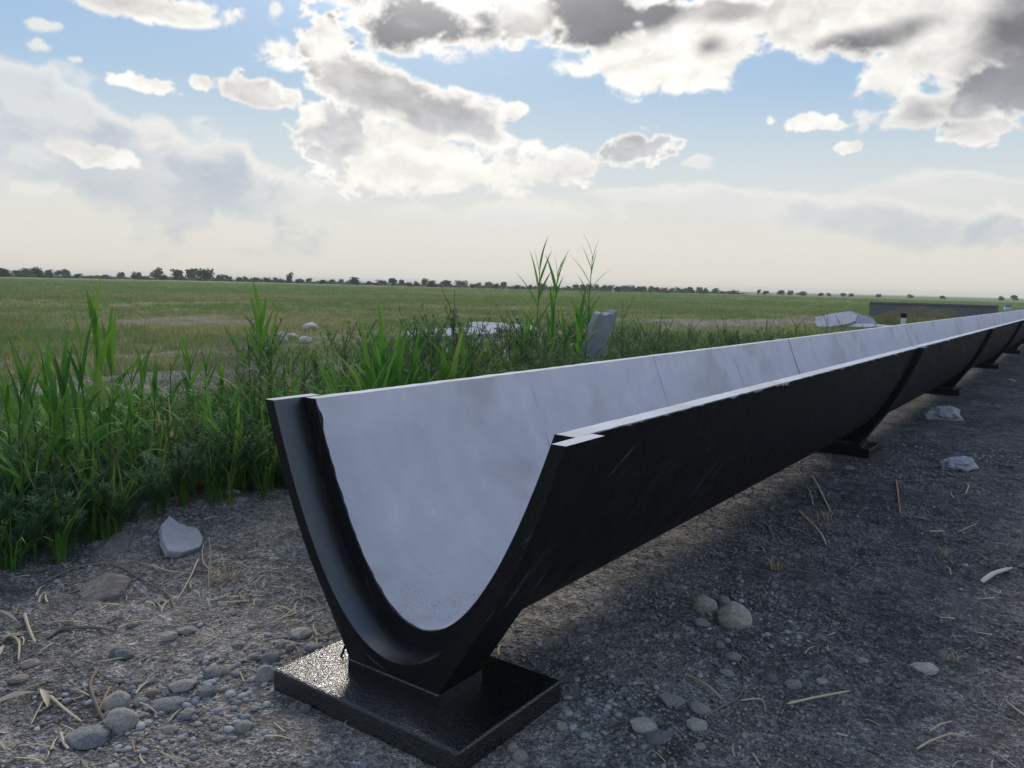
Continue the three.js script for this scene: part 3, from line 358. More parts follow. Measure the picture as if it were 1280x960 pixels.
{
  const soil = new THREE.MeshStandardMaterial({ color: 0xffffff, roughness: .97 }), crumb = stoneGeo(7, 0, true), peb = stoneGeo(8, 2, false);
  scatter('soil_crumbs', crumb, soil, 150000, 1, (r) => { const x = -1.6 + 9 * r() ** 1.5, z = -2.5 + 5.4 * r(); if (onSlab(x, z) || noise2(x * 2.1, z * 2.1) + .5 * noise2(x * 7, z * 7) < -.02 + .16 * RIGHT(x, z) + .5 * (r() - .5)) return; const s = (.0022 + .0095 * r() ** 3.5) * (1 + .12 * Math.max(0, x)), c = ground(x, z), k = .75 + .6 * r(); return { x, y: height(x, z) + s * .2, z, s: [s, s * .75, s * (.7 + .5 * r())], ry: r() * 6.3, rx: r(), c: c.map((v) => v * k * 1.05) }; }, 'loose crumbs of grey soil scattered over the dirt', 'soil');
  scatter('gravel', peb, new THREE.MeshStandardMaterial({ color: 0xffffff, roughness: .9 }), 1900, 2, (r) => {
    let x, z; const q = r(); if (q < .42) { x = -.35 + (r() + r() + r() - 1.5) * .55; z = -.62 + (r() + r() - 1) * .42; } else if (q < .5) { x = .2 + (r() + r() - 1) * .3; z = .62 + (r() + r() - 1) * .2; x += .28; z -= .04; } else if (q < .60) { x = 1.45 + (r() + r() - 1) * .7; z = .75 + (r() + r() - 1) * .55; } else if (q < .85) { x = -1.5 + 6 * r(); z = -2.2 + 4.5 * r(); } else { x = 6.4 + (r() + r() - 1) * 1.2; z = .75 + (r() - .5) * .9; }
    if (onSlab(x, z)) return; const s = .003 + .013 * r() ** 3, k = .16 + .22 * r(), w = (r() - .5) * .04; return { x, y: height(x, z) + s * .25, z, s: [s * (1 + .5 * r()), s * .65, s], ry: r() * 6.3, rx: (r() - .5) * .6, c: [k + w, k, k - w * .6] }; }, 'small grey river gravel strewn round the tarred slab', 'gravel');
  const blade = gridSurface(1, 6, (u, v) => [(u - .5) * (1 - v * .6) * .09, .05 * Math.sin(v * 3.1), v - .5 + .0], (u, v) => [u, v]); { const p = blade.attributes.position; for (let i = 0; i < p.count; i++) p.setX(i, p.getX(i) + .1 * Math.sin((p.getZ(i) + .5) * 2.6)); blade.computeVertexNormals(); }
  scatter('straw_litter', blade, new THREE.MeshStandardMaterial({ color: 0xffffff, roughness: .9, side: THREE.DoubleSide }), 900, 3, (r) => { let x = -1.5 + 6.5 * r() ** 1.2, z = -2.4 + 4.8 * r(); if (r() < .45) { x = -1.1 + 2 * r(); z = -2.3 + 1.7 * r(); } if (onSlab(x, z)) return; const s = .03 + .11 * r() ** 2, k = .18 + .36 * r(); return { x, y: height(x, z) + .004 + s * .02, z, s, ry: r() * 6.3, rx: (r() - .5) * .25, rz: (r() - .5) * .8, c: [k, k * .86, k * .58] }; }, 'short bits of dry straw littering the dirt', 'litter');
}
// curled dry leaves at the edge of the weeds, one by one
{
  const g = gridSurface(4, 8, (u, v) => { const w = Math.sin(Math.PI * Math.min(1, v * .9 + .08)) * .16, a = (u - .5) * 2.2; return [Math.sin(a) * w, .06 * Math.sin(v * 3) + (1 - Math.cos(a)) * w * .8, v]; }, (u, v) => [u, v]);
  const mat = new THREE.MeshPhysicalMaterial({ color: new THREE.Color(.60, .50, .35), roughness: .85, side: THREE.DoubleSide, transmission: .2, thickness: 0 });
  for (const [x, z, ry, s, t] of [[-.62, -1.62, .5, .13, .3], [-.72, -1.45, 2.4, .15, .2], [-.86, -1.1, 1.2, .16, .1], [-.80, -.72, .9, .12, .25], [-.74, -.95, 2.9, .15, .12], [-.93, -.8, 4, .11, .1], [-.5, -1.75, 3.6, .14, .35], [-1.0, -.62, .2, .12, .1]]) {
    const m = new THREE.Mesh(g, mat); m.position.set(x, height(x, z) + .006, z); m.rotation.set(-t, ry, .2, 'YXZ'); m.scale.set(s * .6, s * .8, s * .85); tag(m, 'dry_leaf', 'curled straw coloured dead reed leaf on the dirt left of the slab', 'leaf', 'dead reed leaves on the dirt');
  }
}
// ---------------------------------------------------------------- plastic bags on the dirt
{
  const bag = (seed, sx, sy, sz) => { const g = mergeVertices(new THREE.IcosahedronGeometry(1, 14).deleteAttribute('uv').deleteAttribute('normal'), 1e-4), p = g.attributes.position; for (let i = 0; i < p.count; i++) { const x = p.getX(i), y = p.getY(i), z = p.getZ(i); let k = 1 + .30 * noise3(x * 2 + seed, y * 2, z * 2) + .16 * (1 - 2 * Math.abs(noise3(x * 5, y * 5 + seed, z * 5))) + .06 * noise3(x * 14, y * 14, z * 14 + seed); p.setXYZ(i, x * k * sx, Math.max(-.25, y * k) * sy, z * k * sz); } g.computeVertexNormals(); return g; };
  const mat = new THREE.MeshPhysicalMaterial({ color: new THREE.Color(.42, .44, .48), roughness: .32, transmission: .35, thickness: 0, side: THREE.DoubleSide });
  const a = new THREE.Mesh(bag(3, .14, .12, .22), mat); a.position.set(9.2, height(9.2, .5) + .03, .46); a.rotation.y = .5; tag(a, 'plastic_bag', 'crumpled clear white plastic bag on the dirt near the third support', 'plastic bag');
  const b = new THREE.Mesh(bag(8, .10, .07, .15), mat); b.position.set(6.02, height(6, 1.06) + .03, 1.05); b.rotation.y = .9; tag(b, 'plastic_bag', 'small white plastic bag with dark underside beside the second support', 'plastic bag');
}
// ---------------------------------------------------------------- plants
function leafGeo(len, width, bend, seg = 7, fold = .25, twist = 0) {                       // starts at the origin, grows up and bends over +x
  const spine = []; let x = 0, y = 0; for (let i = 0; i <= seg; i++) { spine.push([x, y]); const a = bend * ((i + .5) / seg) ** 1.4; x += Math.sin(a) * len / seg; y += Math.cos(a) * len / seg; }
  return gridSurface(2, seg, (u, v) => { const i = Math.round(v * seg), w = width * .5 * (v < .3 ? .55 + 1.5 * v : Math.pow(1 - (v - .3) / .7, .8)) , s = (u - .5) * 2, t = twist * v; return [spine[i][0] + Math.abs(s) * -fold * w + Math.sin(t) * s * w, spine[i][1], Math.cos(t) * s * w]; }, (u, v) => [u, v]);
}
const green = (c, t = .5) => new THREE.MeshPhysicalMaterial({ color: new THREE.Color(...c), roughness: .75, specularIntensity: .25, side: THREE.DoubleSide, transmission: t, thickness: 0 });
const REEDLEAF = [green([.13, .30, .045]), green([.18, .37, .06]), green([.09, .225, .045]), green([.24, .36, .08])];
const reedStemMat = green([.10, .16, .05], 0), dryStemMat = green([.34, .28, .16], 0);
const LEAVES = [leafGeo(1, .105, .35), leafGeo(1, .10, .75), leafGeo(1, .095, 1.3, 8, .25, .5), leafGeo(1, .085, 2.0, 9, .2, .8), leafGeo(1, .11, .15)];
{
  const r = rng(5150);
  REEDS.forEach(([x, z, top], i) => {
    const o = new THREE.Group(), y0 = height(x, z), clump = x > 1.4 && z > -2.25 && top < 1.45, tall = top > 1.5 && x > 3, H = Math.max(.5, top - y0);
    const stemH = H * (clump ? .55 : tall ? .9 : .82), lean = new THREE.Vector2((r() - .5) * .12, (r() - .5) * .12);
    const P = (t) => new THREE.Vector3(lean.x * t * t * stemH, t * stemH, lean.y * t * t * stemH);
    part(stickGeo([P(0), P(.35), P(.7), P(1)], (t) => .007 * (1 - .7 * t) + .0012, 6), reedStemMat, 'stem', o);
    const n = clump ? 20 : tall ? 17 : 12; let az = r() * 6.3;
    for (let k = 0; k < n; k++) {
      const t = clump ? .12 + .86 * k / n : .30 + .70 * k / (n - 1), p = P(Math.min(1, t)); az += 3.14 + (r() - .5) * 1.1; const topmost = k >= n - 4;
      const gi = topmost ? (r() < .6 ? 4 : 0) : tall ? (r() < .6 ? 0 : 1) : [0, 1, 1, 2, 3][Math.floor(r() * 5)];
      const m = part(LEAVES[gi], REEDLEAF[Math.floor(r() * 3.4) % 4], 'leaf', o); const len = H * (clump ? .5 : tall ? .17 : .25) * (.75 + .5 * r()) * (t > .9 ? .8 : 1) + .06;
      m.position.copy(p); m.rotation.set(0, az, -(topmost ? .08 + .4 * r() : tall ? .3 + .35 * r() : clump ? .2 + .6 * r() : .35 + .6 * r()), 'YXZ'); m.scale.set(len, len, len * (tall ? .95 : clump ? .9 : 1.2));
    }
    o.position.set(x, y0, z);
    tag(o, 'reed', tall ? 'slender tall reed rising above the horizon behind the trough' : clump ? 'bright green spiky reed shoot close behind the trough rim' : 'broad leaved green reed standing in the weeds left of the trough', 'reed', tall ? 'tall reeds behind the trough' : clump ? 'spiky reed shoots behind the trough' : 'reeds in the weed bed');
  });
}
// plant geometries for the weed bed
function tuft(seed, n, h, spread, width, bendLo, bendHi) { const r = rng(seed), gs = []; for (let i = 0; i < n; i++) { const g = leafGeo(h * (.5 + .6 * r()), width * (.7 + .6 * r()), lerp(bendLo, bendHi, r()), 4, .2, (r() - .5)); g.rotateZ(-.25 * r()); g.rotateY(r() * 6.3); g.translate((r() - .5) * spread, 0, (r() - .5) * spread); gs.push(g); } return mergeGeometries(gs); }
function weed(seed, h, nLeaf, leafLen, leafW, branch) {                                   // upright stem with many small leaves
  const r = rng(seed), gs = []; const stem = new THREE.CylinderGeometry(.0015, .004, h, 4, 1); stem.translate(0, h / 2, 0); gs.push(stem.toNonIndexed());
  const one = (base, dir, len, n) => { for (let i = 0; i < n; i++) { const t = .12 + .88 * i / n, g = leafGeo(leafLen * (1.15 - .6 * t) * (.6 + .6 * r()), leafW, .5 + .5 * r(), 2, .1); g.rotateZ(-.5 - .5 * r()); g.rotateY(r() * 6.3); const p = base.clone().addScaledVector(dir, len * t); g.translate(p.x, p.y, p.z); gs.push(g.toNonIndexed()); } };
  one(new THREE.Vector3(), new THREE.Vector3(0, 1, 0), h, nLeaf);
  for (let b = 0; b < branch; b++) { const a = r() * 6.3, up = .25 + .6 * r(), d = new THREE.Vector3(Math.cos(a) * .55, .85, Math.sin(a) * .55).normalize(), base = new THREE.Vector3(0, h * up, 0), len = h * (.75 - up * .6) * (.7 + .4 * r()); const s = new THREE.CylinderGeometry(.001, .002, len, 3, 1); s.translate(0, len / 2, 0); s.applyQuaternion(new THREE.Quaternion().setFromUnitVectors(new THREE.Vector3(0, 1, 0), d)); s.translate(base.x, base.y, base.z); gs.push(s.toNonIndexed()); one(base, d, len, Math.round(nLeaf * .5)); }
  return mergeGeometries(gs);
}
const whiteLeaf = () => { const m = green([1, 1, 1], .5); m.roughness = .75; return m; };
const bedEdge = (x) => (x < 1.9 ? -2.42 - .18 * noise2(x * 2.3, 1) - .12 * noise2(x * 6, 4) + .25 * sstep(.3, -.6, x) : -1.25);
const bush = (x, z) => ((x - 4.3) / 1.15) ** 2 + ((z + 6.7) / 1.0) ** 2 < 1;
const inBed = (x, z) => z < bedEdge(x) && !onSlab(x, z);
const greens = (r) => { const k = .75 + .6 * r(), d = r(); return d < .06 ? [.40 * k, .35 * k, .16 * k] : d < .34 ? [.22 * k, .36 * k, .07 * k] : d < .8 ? [.13 * k, .275 * k, .055 * k] : [.095 * k, .21 * k, .075 * k]; };
const bedPlace = (r, far, fn) => { const x = -3.5 + (far ? 24 : 12) * r() ** 1.25, z0 = bedEdge(x), z = z0 - (x < 8 ? 6.4 : 4.5) * r() ** 1.35; if (!inBed(x, z) || bush(x, z)) return; return fn(x, z); };
const hsc = (x, z) => (x > 7 ? .8 : 1) * (1 - .4 * sstep(-4.5, -7.5, z)) * (z > -2.9 && x < 1.9 ? .85 : 1) * (.8 + .5 * noise2(x * .8, z * .8));
scatter('grass_bed', tuft(1, 18, .55, .16, .012, .3, 1.5), whiteLeaf(), 5600, 21, (r) => bedPlace(r, true, (x, z) => (x < 1.9 && z > -2.9 && r() < .65 ? null : { x, y: height(x, z) - .01, z, s: hsc(x, z) * (.6 + .6 * r()), ry: r() * 6.3, c: greens(r) })), 'dense green grass growing between the reeds and the track', 'grass');
scatter('sedge_clumps', tuft(2, 14, .8, .10, .020, .25, 1.9), whiteLeaf(), 1300, 22, (r) => bedPlace(r, true, (x, z) => ({ x, y: height(x, z) - .01, z, s: hsc(x, z) * (.55 + .6 * r()), ry: r() * 6.3, c: greens(r) })), 'broad bladed sedge growing thickly behind the trough', 'grass');
scatter('reed_undergrowth', tuft(3, 9, .95, .08, .05, .2, 1.4), whiteLeaf(), 800, 23, (r) => bedPlace(r, false, (x, z) => (x > 6 && r() < .6 ? null : { x, y: height(x, z) - .01, z, s: hsc(x, z) * (.6 + .5 * r()), ry: r() * 6.3, c: greens(r) })), 'low reed shoots crowded in the weed bed', 'reeds');
scatter('leafy_weeds', weed(4, .62, 34, .075, .017, 7), whiteLeaf(), 1500, 24, (r) => bedPlace(r, true, (x, z) => { const k = .8 + .5 * r(); return { x, y: height(x, z) - .01, z, s: hsc(x, z) * (.55 + .75 * r()) * (x > 3.5 && z > -4 ? 1.15 : 1), ry: r() * 6.3, rz: (r() - .5) * .3, c: r() < .5 ? [.105 * k, .205 * k, .065 * k] : [.16 * k, .27 * k, .08 * k] }; }), 'leafy upright weeds filling the bed behind the trough', 'weeds');
scatter('feathery_weeds', weed(5, .3, 60, .05, .006, 12), whiteLeaf(), 3000, 25, (r) => bedPlace(r, false, (x, z) => { if (z < -4.2 || x > 4) return; const k = .8 + .5 * r(); return { x, y: height(x, z), z, s: .6 + .7 * r(), ry: r() * 6.3, c: [.105 * k, .205 * k, .09 * k] }; }), 'low feathery grey green weeds along the edge of the bed', 'weeds');
scatter('dry_stalks', tuft(6, 4, .6, .2, .010, .1, 1.2), new THREE.MeshStandardMaterial({ color: 0xffffff, roughness: .8, side: THREE.DoubleSide }), 420, 26, (r) => bedPlace(r, true, (x, z) => { const k = .7 + .5 * r(); return { x, y: height(x, z), z, s: .5 + .7 * r(), ry: r() * 6.3, c: [.34 * k, .29 * k, .15 * k] }; }), 'dry straw coloured stalks among the green weeds', 'stalks');
scatter('rim_weeds', weed(9, 1.0, 46, .085, .013, 9), whiteLeaf(), 430, 27, (r) => { const x = 2.6 + 11.5 * r() ** 1.2, z = -1.35 - 3.2 * r() ** 1.3 - .05 * x; if (x > 4.6 && x < 6.3 && z > -2.75 && r() < .75) return; const k = .8 + .5 * r(); return { x, y: height(x, z) - .01, z, s: (.84 + .34 * r()) * (1.04 - .028 * x) * (1 + .18 * noise2(x * .7, z)), ry: r() * 6.3, rz: (r() - .5) * .2, rx: (r() - .5) * .2, c: r() < .6 ? [.12 * k, .205 * k, .075 * k] : [.17 * k, .26 * k, .085 * k] }; }, 'waist high leafy weeds crowding behind the trough rim', 'weeds');
// tall thin weed stems seen against the field
{ const g1 = weed(31, 1.15, 60, .045, .008, 4), g2 = weed(32, 1.0, 70, .05, .010, 6), m1 = green([.07, .12, .045]), m2 = green([.055, .09, .04]), r = rng(808);
  for (let i = 0; i < 34; i++) { const px = 3.2 + i * .42 + (r() - .5) * .5, z = -1.9 - 2.1 * r(), o = new THREE.Mesh(i % 2 ? g1 : g2, i % 3 ? m1 : m2); o.position.set(px, height(px, z), z); o.rotation.set((r() - .5) * .15, r() * 6, (r() - .5) * .15); o.scale.setScalar(.8 + .35 * r()); tag(o, 'weed', 'thin leafy weed standing up behind the trough rim', 'weed', 'thin weeds along the trough'); } }
// the rounded grey bush, the feathery plant on the bank, the rusty dock
function domeBush(seed, rx, h, rz, n, colA, colB, len, width) {
  const o = new THREE.Group(), r = rng(seed), gs = [[], []]; const stems = [];
  for (let i = 0; i < n; i++) { const a = r() * 6.3, e = Math.acos(r() ** .8), k = .55 + .45 * r() ** .4, p = new THREE.Vector3(Math.cos(a) * Math.sin(e) * rx * k, Math.max(.02, Math.cos(e) * h * k), Math.sin(a) * Math.sin(e) * rz * k); const g = leafGeo(len * (.6 + .8 * r()), width, .4 + r(), 2, 0); g.rotateZ(-r() * 1.3); g.rotateY(r() * 6.3); g.translate(p.x, p.y, p.z); gs[r() < .6 ? 0 : 1].push(g); if (i % 40 === 0) stems.push(stickGeo([new THREE.Vector3(p.x * .1, 0, p.z * .1), p.clone().multiplyScalar(.6), p], (t) => .005 - .003 * t, 4)); }
  part(mergeGeometries(stems), dryStemMat, 'stems', o); part(mergeGeometries(gs[0]), green(colA), 'foliage', o); part(mergeGeometries(gs[1]), green(colB), 'foliage', o); return o;
}
{ const b = domeBush(61, 1.15, .78, 1.0, 9000, [.17, .20, .10], [.23, .24, .15], .07, .006); b.position.set(4.3, height(4.3, -6.7), -6.7); tag(b, 'bush', 'rounded grey green bush with fine twigs beyond the reeds', 'bush');
  const w = domeBush(62, .2, .26, .2, 1500, [.10, .19, .085], [.13, .23, .10], .05, .008); w.position.set(1.35, height(1.35, -2.62), -2.62); tag(w, 'wormwood_plant', 'bluish green feathery plant on the earth bank close to the trough collar', 'plant');
  const f = domeBush(63, .14, .2, .14, 700, [.09, .16, .07], [.12, .2, .08], .05, .008); f.position.set(1.0, height(1, -2.7), -2.7); tag(f, 'wormwood_plant', 'small dark feathery plant at the foot of the weeds', 'plant');
  const d = new THREE.Mesh(weed(71, .75, 90, .035, .018, 4), new THREE.MeshStandardMaterial({ color: new THREE.Color(.22, .075, .025), roughness: .8, side: THREE.DoubleSide })); d.position.set(8.6, height(8.6, -3.1), -3.1); d.scale.set(.8, 1.25, .8); tag(d, 'dock_plant', 'rust brown dried dock seed stalk behind the trough', 'plant');
  for (const [x, z, s, h, l] of [[45, -6.6, 1.0, .75, 'left most yellowish dry bush before the far trough'], [47.5, -5.8, 1.3, .95, 'largest yellowish dry bush before the far trough'], [50.5, -5.2, 1.1, .8, 'yellowish dry bush at the end of the far trough'], [43, -6.9, .8, .5, 'small low dry bush near the concrete rubble']]) { const y = domeBush(80 + x, s, h, s, 1600, [.25, .22, .10], [.19, .19, .08], .14, .02); y.position.set(x, height(x, z), z); tag(y, 'bush', l, 'bush', 'dry bushes before the far trough'); }
}
// straw clumps on the bank and dirt
for (const [x, z, s, l] of [[.37, -1.5, .22, 'tangled straw clump standing on the earth bank behind the collar'], [3.25, 1.32, .12, 'flattened yellow grass wisp on the dark dirt'], [1.74, 1.56, .10, 'small yellow moss like tuft beside a pale pebble'], [2.4, .62, .14, 'brown dry stubble clump under the trough side'], [3.6, .55, .16, 'standing dry stubble on the dirt near a straw stalk'], [-.95, -1.75, .2, 'pale withered grass clump at the left edge of the weeds']]) {
  const m = new THREE.Mesh(tuft(200 + Math.round(x * 10), 30, 1, .6, .026, .2, 2.4), new THREE.MeshStandardMaterial({ color: new THREE.Color(.46, .37, .22), roughness: .9, side: THREE.DoubleSide })); m.position.set(x, height(x, z) - .005, z); m.scale.set(s, s * .75, s); tag(m, 'straw_clump', l, 'straw');
}
// ---------------------------------------------------------------- field grass
const fieldPlace = (lo, hi, fn) => (r) => { const d = lo * (hi / lo) ** r(), a = rad(-74 + 76 * r()), x = -2 + d * Math.cos(a), z = 1.9 + d * Math.sin(a); if (z > -3 - sstep(14, 30, x) * .5 || (z > -10.2 && x < 14)) return; const bare = Math.max(track(x, z), barePatch(x, z)); if (r() < bare * .93) return; if (fbm2(x * .16, z * .3 + 8, 3) + (r() - .5) * .5 < -.12) return; return fn(x, z, d, r); };
scatter('field_grass', tuft(7, 12, .19, .4, .012, .1, 1.3), whiteLeaf(), 60000, 31, fieldPlace(13, 75, (x, z, d, r) => { const k = .75 + .5 * r(), q = fbm2(x * .1, z * .1, 2) + (r() - .5) * .5; return { x, y: height(x, z), z, s: (.45 + .6 * r()) * (1 + d * .006), ry: r() * 6.3, c: q > .12 ? [.42 * k, .37 * k, .19 * k] : [.22 * k, .30 * k, .11 * k] }; }), 'short green crop grass covering the near field', 'grass');
scatter('far_field_grass', tuft(8, 10, .28, 1.2, .04, .1, .9), whiteLeaf(), 46000, 32, fieldPlace(60, 330, (x, z, d, r) => { const k = .8 + .4 * r(), q = fbm2(x * .04, z * .04, 2) + (r() - .5) * .5; return { x, y: height(x, z), z, s: (.5 + .5 * r()) * (1 + d * .0035), ry: r() * 6.3, c: q > .16 ? [.38 * k, .36 * k, .18 * k] : [.22 * k, .31 * k, .12 * k] }; }), 'green crop stretching to the far edge of the field', 'grass');

// ---------------------------------------------------------------- trees along the horizon
{
  const crownMat = green([.062, .088, .038], .2), crownMat2 = green([.072, .10, .048], .2), bark = new THREE.MeshStandardMaterial({ color: new THREE.Color(.09, .075, .06), roughness: .9 });
  const crown = (seed, n) => { const r = rng(seed), gs = [], lobes = Array.from({ length: 9 }, () => [new THREE.Vector3((r() - .5) * .66, .16 + .58 * r(), (r() - .5) * .66), .19 + .13 * r()]); for (let i = 0; i < n; i++) { const [c, s] = lobes[Math.floor(r() * 9)], v = new THREE.Vector3(r() - .5, r() - .5, r() - .5).normalize().multiplyScalar(s * r() ** .45).add(c); if (v.y < .06) v.y = .06 + .1 * r(); const g = new THREE.PlaneGeometry(.085 + .06 * r(), .07 + .05 * r()); g.rotateX(r() * 6); g.rotateY(r() * 6); g.translate(v.x, v.y, v.z); gs.push(g); } return mergeGeometries(gs); };
  const crowns = [1, 2, 3, 4, 5, 6].map((s) => crown(s * 17, 520)), trunks = [1, 2, 3].map((s) => { const r = rng(s); const gs = [stickGeo([new THREE.Vector3(0, -.02, 0), new THREE.Vector3(.02, .25, 0), new THREE.Vector3((r() - .5) * .1, .6, 0)], (t) => .025 - .015 * t, 5)]; for (let k = 0; k < 4; k++) { const a = r() * 6.3; gs.push(stickGeo([new THREE.Vector3(.01, .2 + k * .07, 0), new THREE.Vector3(Math.cos(a) * .15, .4 + k * .06, Math.sin(a) * .15), new THREE.Vector3(Math.cos(a) * .28, .55 + k * .06, Math.sin(a) * .28)], (t) => .012 - .008 * t, 4)); } return mergeGeometries(gs); });
  TREES.forEach(([x, z, w, h], i) => {
    const o = new THREE.Group(); part(trunks[i % 3], bark, 'trunk', o); part(crowns[(i * 5) % 6], i % 3 ? crownMat : crownMat2, 'crown', o); o.scale.set(w * 1.0, h * .92, w * 1.0); o.rotation.y = i * 1.7; o.position.set(x, height(x, z) - .1, z);
    const big = h > 5.5, wide = w > h * 1.5; tag(o, 'field_tree', big ? 'taller dark crowned tree on the far edge of the field' : wide ? 'low spreading bushy tree on the far edge of the field' : 'small distant tree on the horizon beyond the field', 'tree', big ? 'taller trees on the horizon' : wide ? 'spreading trees on the horizon' : 'small trees on the horizon');
  });
  const r = rng(99), hedgeGeo = crown(999, 150); scatter('horizon_scrub', hedgeGeo, crownMat, 560, 33, (q) => { const a = rad(-70 + 50 * q() ** 1.1), d = 470 + 80 * q(), x = -2 + d * Math.cos(a), z = 1.9 + d * Math.sin(a); return { x, y: height(x, z) - .3, z, s: [4 + 5 * q(), 1.3 + 1.6 * q() ** 2, 4 + 3 * q()], ry: q() * 6.3 }; }, 'thin dark line of scrub along the horizon', 'scrub');
}
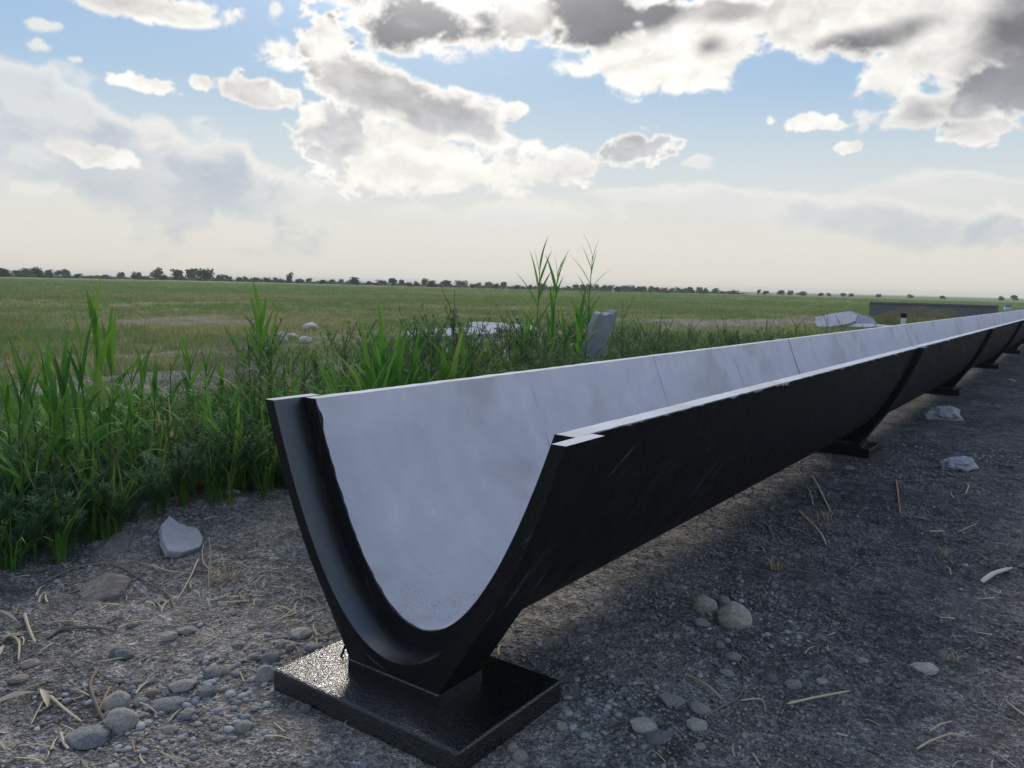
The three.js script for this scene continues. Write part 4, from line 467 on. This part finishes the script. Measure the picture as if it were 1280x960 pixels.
// ---------------------------------------------------------------- things behind the trough
{
  const oldC = new THREE.MeshStandardMaterial({ map: clone(concMap, 1, 1), color: new THREE.Color(.30, .295, .305), bumpMap: clone(concBump, 4, 2), bumpScale: .003, roughness: .92 });
  const uShape = new THREE.Shape([[-.6, 0], [.6, 0], [.6, 1.0], [.68, 1.0], [.68, 1.08], [.5, 1.08], [.5, .14], [-.5, .14], [-.5, 1.08], [-.68, 1.08], [-.68, 1.0], [-.6, 1.0]].map((p) => new THREE.Vector2(...p)));   // open concrete channel with lipped walls
  [[0, 3.85], [3.9, 3.75]].forEach(([s, len], k) => { const g = new THREE.ExtrudeGeometry(uShape, { depth: len, bevelEnabled: true, bevelSize: .012, bevelThickness: .012, bevelSegments: 1, steps: 1 }), m = new THREE.Mesh(g, oldC); m.position.set(58.4 + s * .19, height(58, -9) - .04, -10.9 + s * .982); m.rotation.y = Math.atan2(.19, .982); tag(m, 'channel_block', k ? 'weathered grey concrete channel block half hidden by the dry bushes' : 'weathered grey concrete channel block standing clear of the dry bushes', 'concrete channel', 'concrete channel blocks out in the field'); });
  // broken shells: pieces of trough wall
  const shellMat = new THREE.MeshStandardMaterial({ map: clone(concMap, .5, .5), color: new THREE.Color(.70, .71, .75), bumpMap: clone(concBump, 2, 2), bumpScale: .003, roughness: .88 });
  const shell = (seed, len, v0, v1) => { const rg = (u, s) => (seed === 1 ? .3 : 1) * .05 * noise2(u * 5 + seed, s * 3) + .02 * noise2(u * 17, s + seed), A = (u, v, d) => { const vv = lerp(v0 + rg(u, 1), v1 + rg(u, 2), v), p = at(d ? outer : inner, vv), x = (u - .5) * len + .06 * noise2(v * 5, seed + u * 3); return [x, p[1], p[0]]; }; const gs = [gridSurface(14, 12, (u, v) => A(u, v, 0), (u, v) => [u, v], true), gridSurface(14, 12, (u, v) => A(u, v, 1), (u, v) => [u, v])]; for (const e of [0, 1]) { gs.push(gridSurface(12, 1, (u, v) => A(e, u, v), (u, v) => [v * .05, u], e === 1)); gs.push(gridSurface(14, 1, (u, v) => A(u, e, v), (u, v) => [u, v * .05], e === 0)); } const g = mergeGeometries(gs); g.computeBoundingBox(); const c = g.boundingBox.getCenter(new THREE.Vector3()); g.translate(-c.x, -c.y, -c.z); return g; };
  const put = (g, x, y, z, rx, ry, rz, label) => { const m = new THREE.Mesh(g, shellMat); m.position.set(x, y + height(x, z), z); m.rotation.set(rx, ry, rz, 'YXZ'); return tag(m, label.includes('shell') ? 'broken_shell' : 'concrete_plate', label, label.includes('shell') ? 'concrete shell' : 'concrete plate', 'broken concrete behind the trough'); };
  put(shell(1, 1.15, .69, .87), 6.0, .60, -2.7, .25, -.55, 1.42, 'curved broken concrete shell leaning upright in the weeds behind the trough');
  const plate = (seed, w, l, t) => { const r = rng(seed), pts = [], n = 18; for (let i = 0; i < n; i++) { const a = i / n * 6.283, c = Math.cos(a), s = Math.sin(a), k = 1 / Math.max(Math.abs(c), Math.abs(s)) ** .75 * (.86 + .2 * r()); pts.push(new THREE.Vector2(c * k * w / 2, s * k * l / 2)); } const g = new THREE.ExtrudeGeometry(new THREE.Shape(pts), { depth: t, bevelEnabled: true, bevelSize: .012, bevelThickness: .012, bevelSegments: 1 }); g.rotateX(-Math.PI / 2); g.translate(0, -t / 2, 0); return g; };
  put(plate(2, 2.5, 1.0, .09), 14.3, .24, -11.7, .14, -.75, .05, 'long pale concrete plate lying tilted beyond the reeds');
  put(plate(3, 2.2, .9, .09), 17.8, .26, -12.7, .16, -.85, -.04, 'shorter pale concrete plate lying beyond the weeds');
  put(plate(4, 1.7, 1.3, .1), 35.6, .36, -7.4, .42, -1.2, .24, 'tilted bluish plate on top of the rubble heap');
  put(plate(5, 1.5, 1.2, .1), 37.0, .30, -6.8, .5, -1.45, -.3, 'right hand bluish plate of the rubble heap');
  put(plate(6, 1.3, .7, .1), 36.0, .10, -6.5, .2, -1.3, .05, 'low white plate at the front of the rubble heap');
  put(plate(7, 1.1, .6, .09), 37.7, .09, -6.0, .15, -1.4, -.05, 'small pale plate at the end of the rubble heap');
  const chunk = (x, z, a, b, c, ry, label, m = STONE[4]) => { const o = new THREE.Mesh(stoneGeo(Math.round(x * 7 + 100), 5, true), m); o.scale.set(a, b, c); o.position.set(x, height(x, z) + b * .5, z); o.rotation.y = ry; tag(o, 'concrete_lump', label, 'concrete lump', 'concrete lumps in the field'); };
  chunk(10.6, -13.9, .14, .20, .14, .3, 'upright white concrete lump at the end of the bare track'); chunk(11.3, -13.9, .34, .12, .16, .7, 'long low white concrete lump on the bare track'); chunk(14.6, -17.6, .42, .18, .2, .5, 'square topped pale concrete lump behind the track'); chunk(11.9, -15.2, .3, .1, .16, .2, 'low grey concrete lump between two white ones', STONE[3]);
  chunk(8.1, -2.9, .10, .10, .08, .9, 'small white lump in the weeds beside the rusty dock'); chunk(7.6, -3.2, .07, .08, .07, .2, 'small white lump half hidden in the weeds');
  // marker post
  const p = new THREE.Group(); const pg = new RoundedBoxGeometry(.12, .9, .12, 2, .01); pg.translate(0, .45, 0); part(pg, new THREE.MeshStandardMaterial({ color: new THREE.Color(.7, .68, .64), roughness: .8 }), 'post', p); const cg = new RoundedBoxGeometry(.15, .13, .15, 2, .015); cg.translate(0, .966, 0); part(cg, bitumen, 'cap', p); p.position.set(22.9, height(22.9, -2.45), -2.45); tag(p, 'marker_post', 'short white post with a black cap behind the far trough rim', 'post');
  // small blue and white hut on the far track
  const h = new THREE.Group(); const hg = new RoundedBoxGeometry(1.1, .55, 1.1, 2, .03); hg.translate(0, .3, 0); part(hg, new THREE.MeshStandardMaterial({ color: new THREE.Color(.55, .62, .68), roughness: .6 }), 'lower_body', h); const hb = new RoundedBoxGeometry(1.0, .5, 1.0, 2, .04); hb.translate(0, .83, 0); part(hb, new THREE.MeshStandardMaterial({ color: new THREE.Color(.08, .19, .36), roughness: .5 }), 'upper_body', h); h.position.set(116, height(116, -7), -7.1); h.rotation.y = .3; h.scale.setScalar(.62); tag(h, 'field_box', 'small blue topped white box standing far out in the field', 'box');
}
scene.fog = new THREE.FogExp2(new THREE.Color(.80, .80, .78), .0003);
renderer.render(scene, camera);
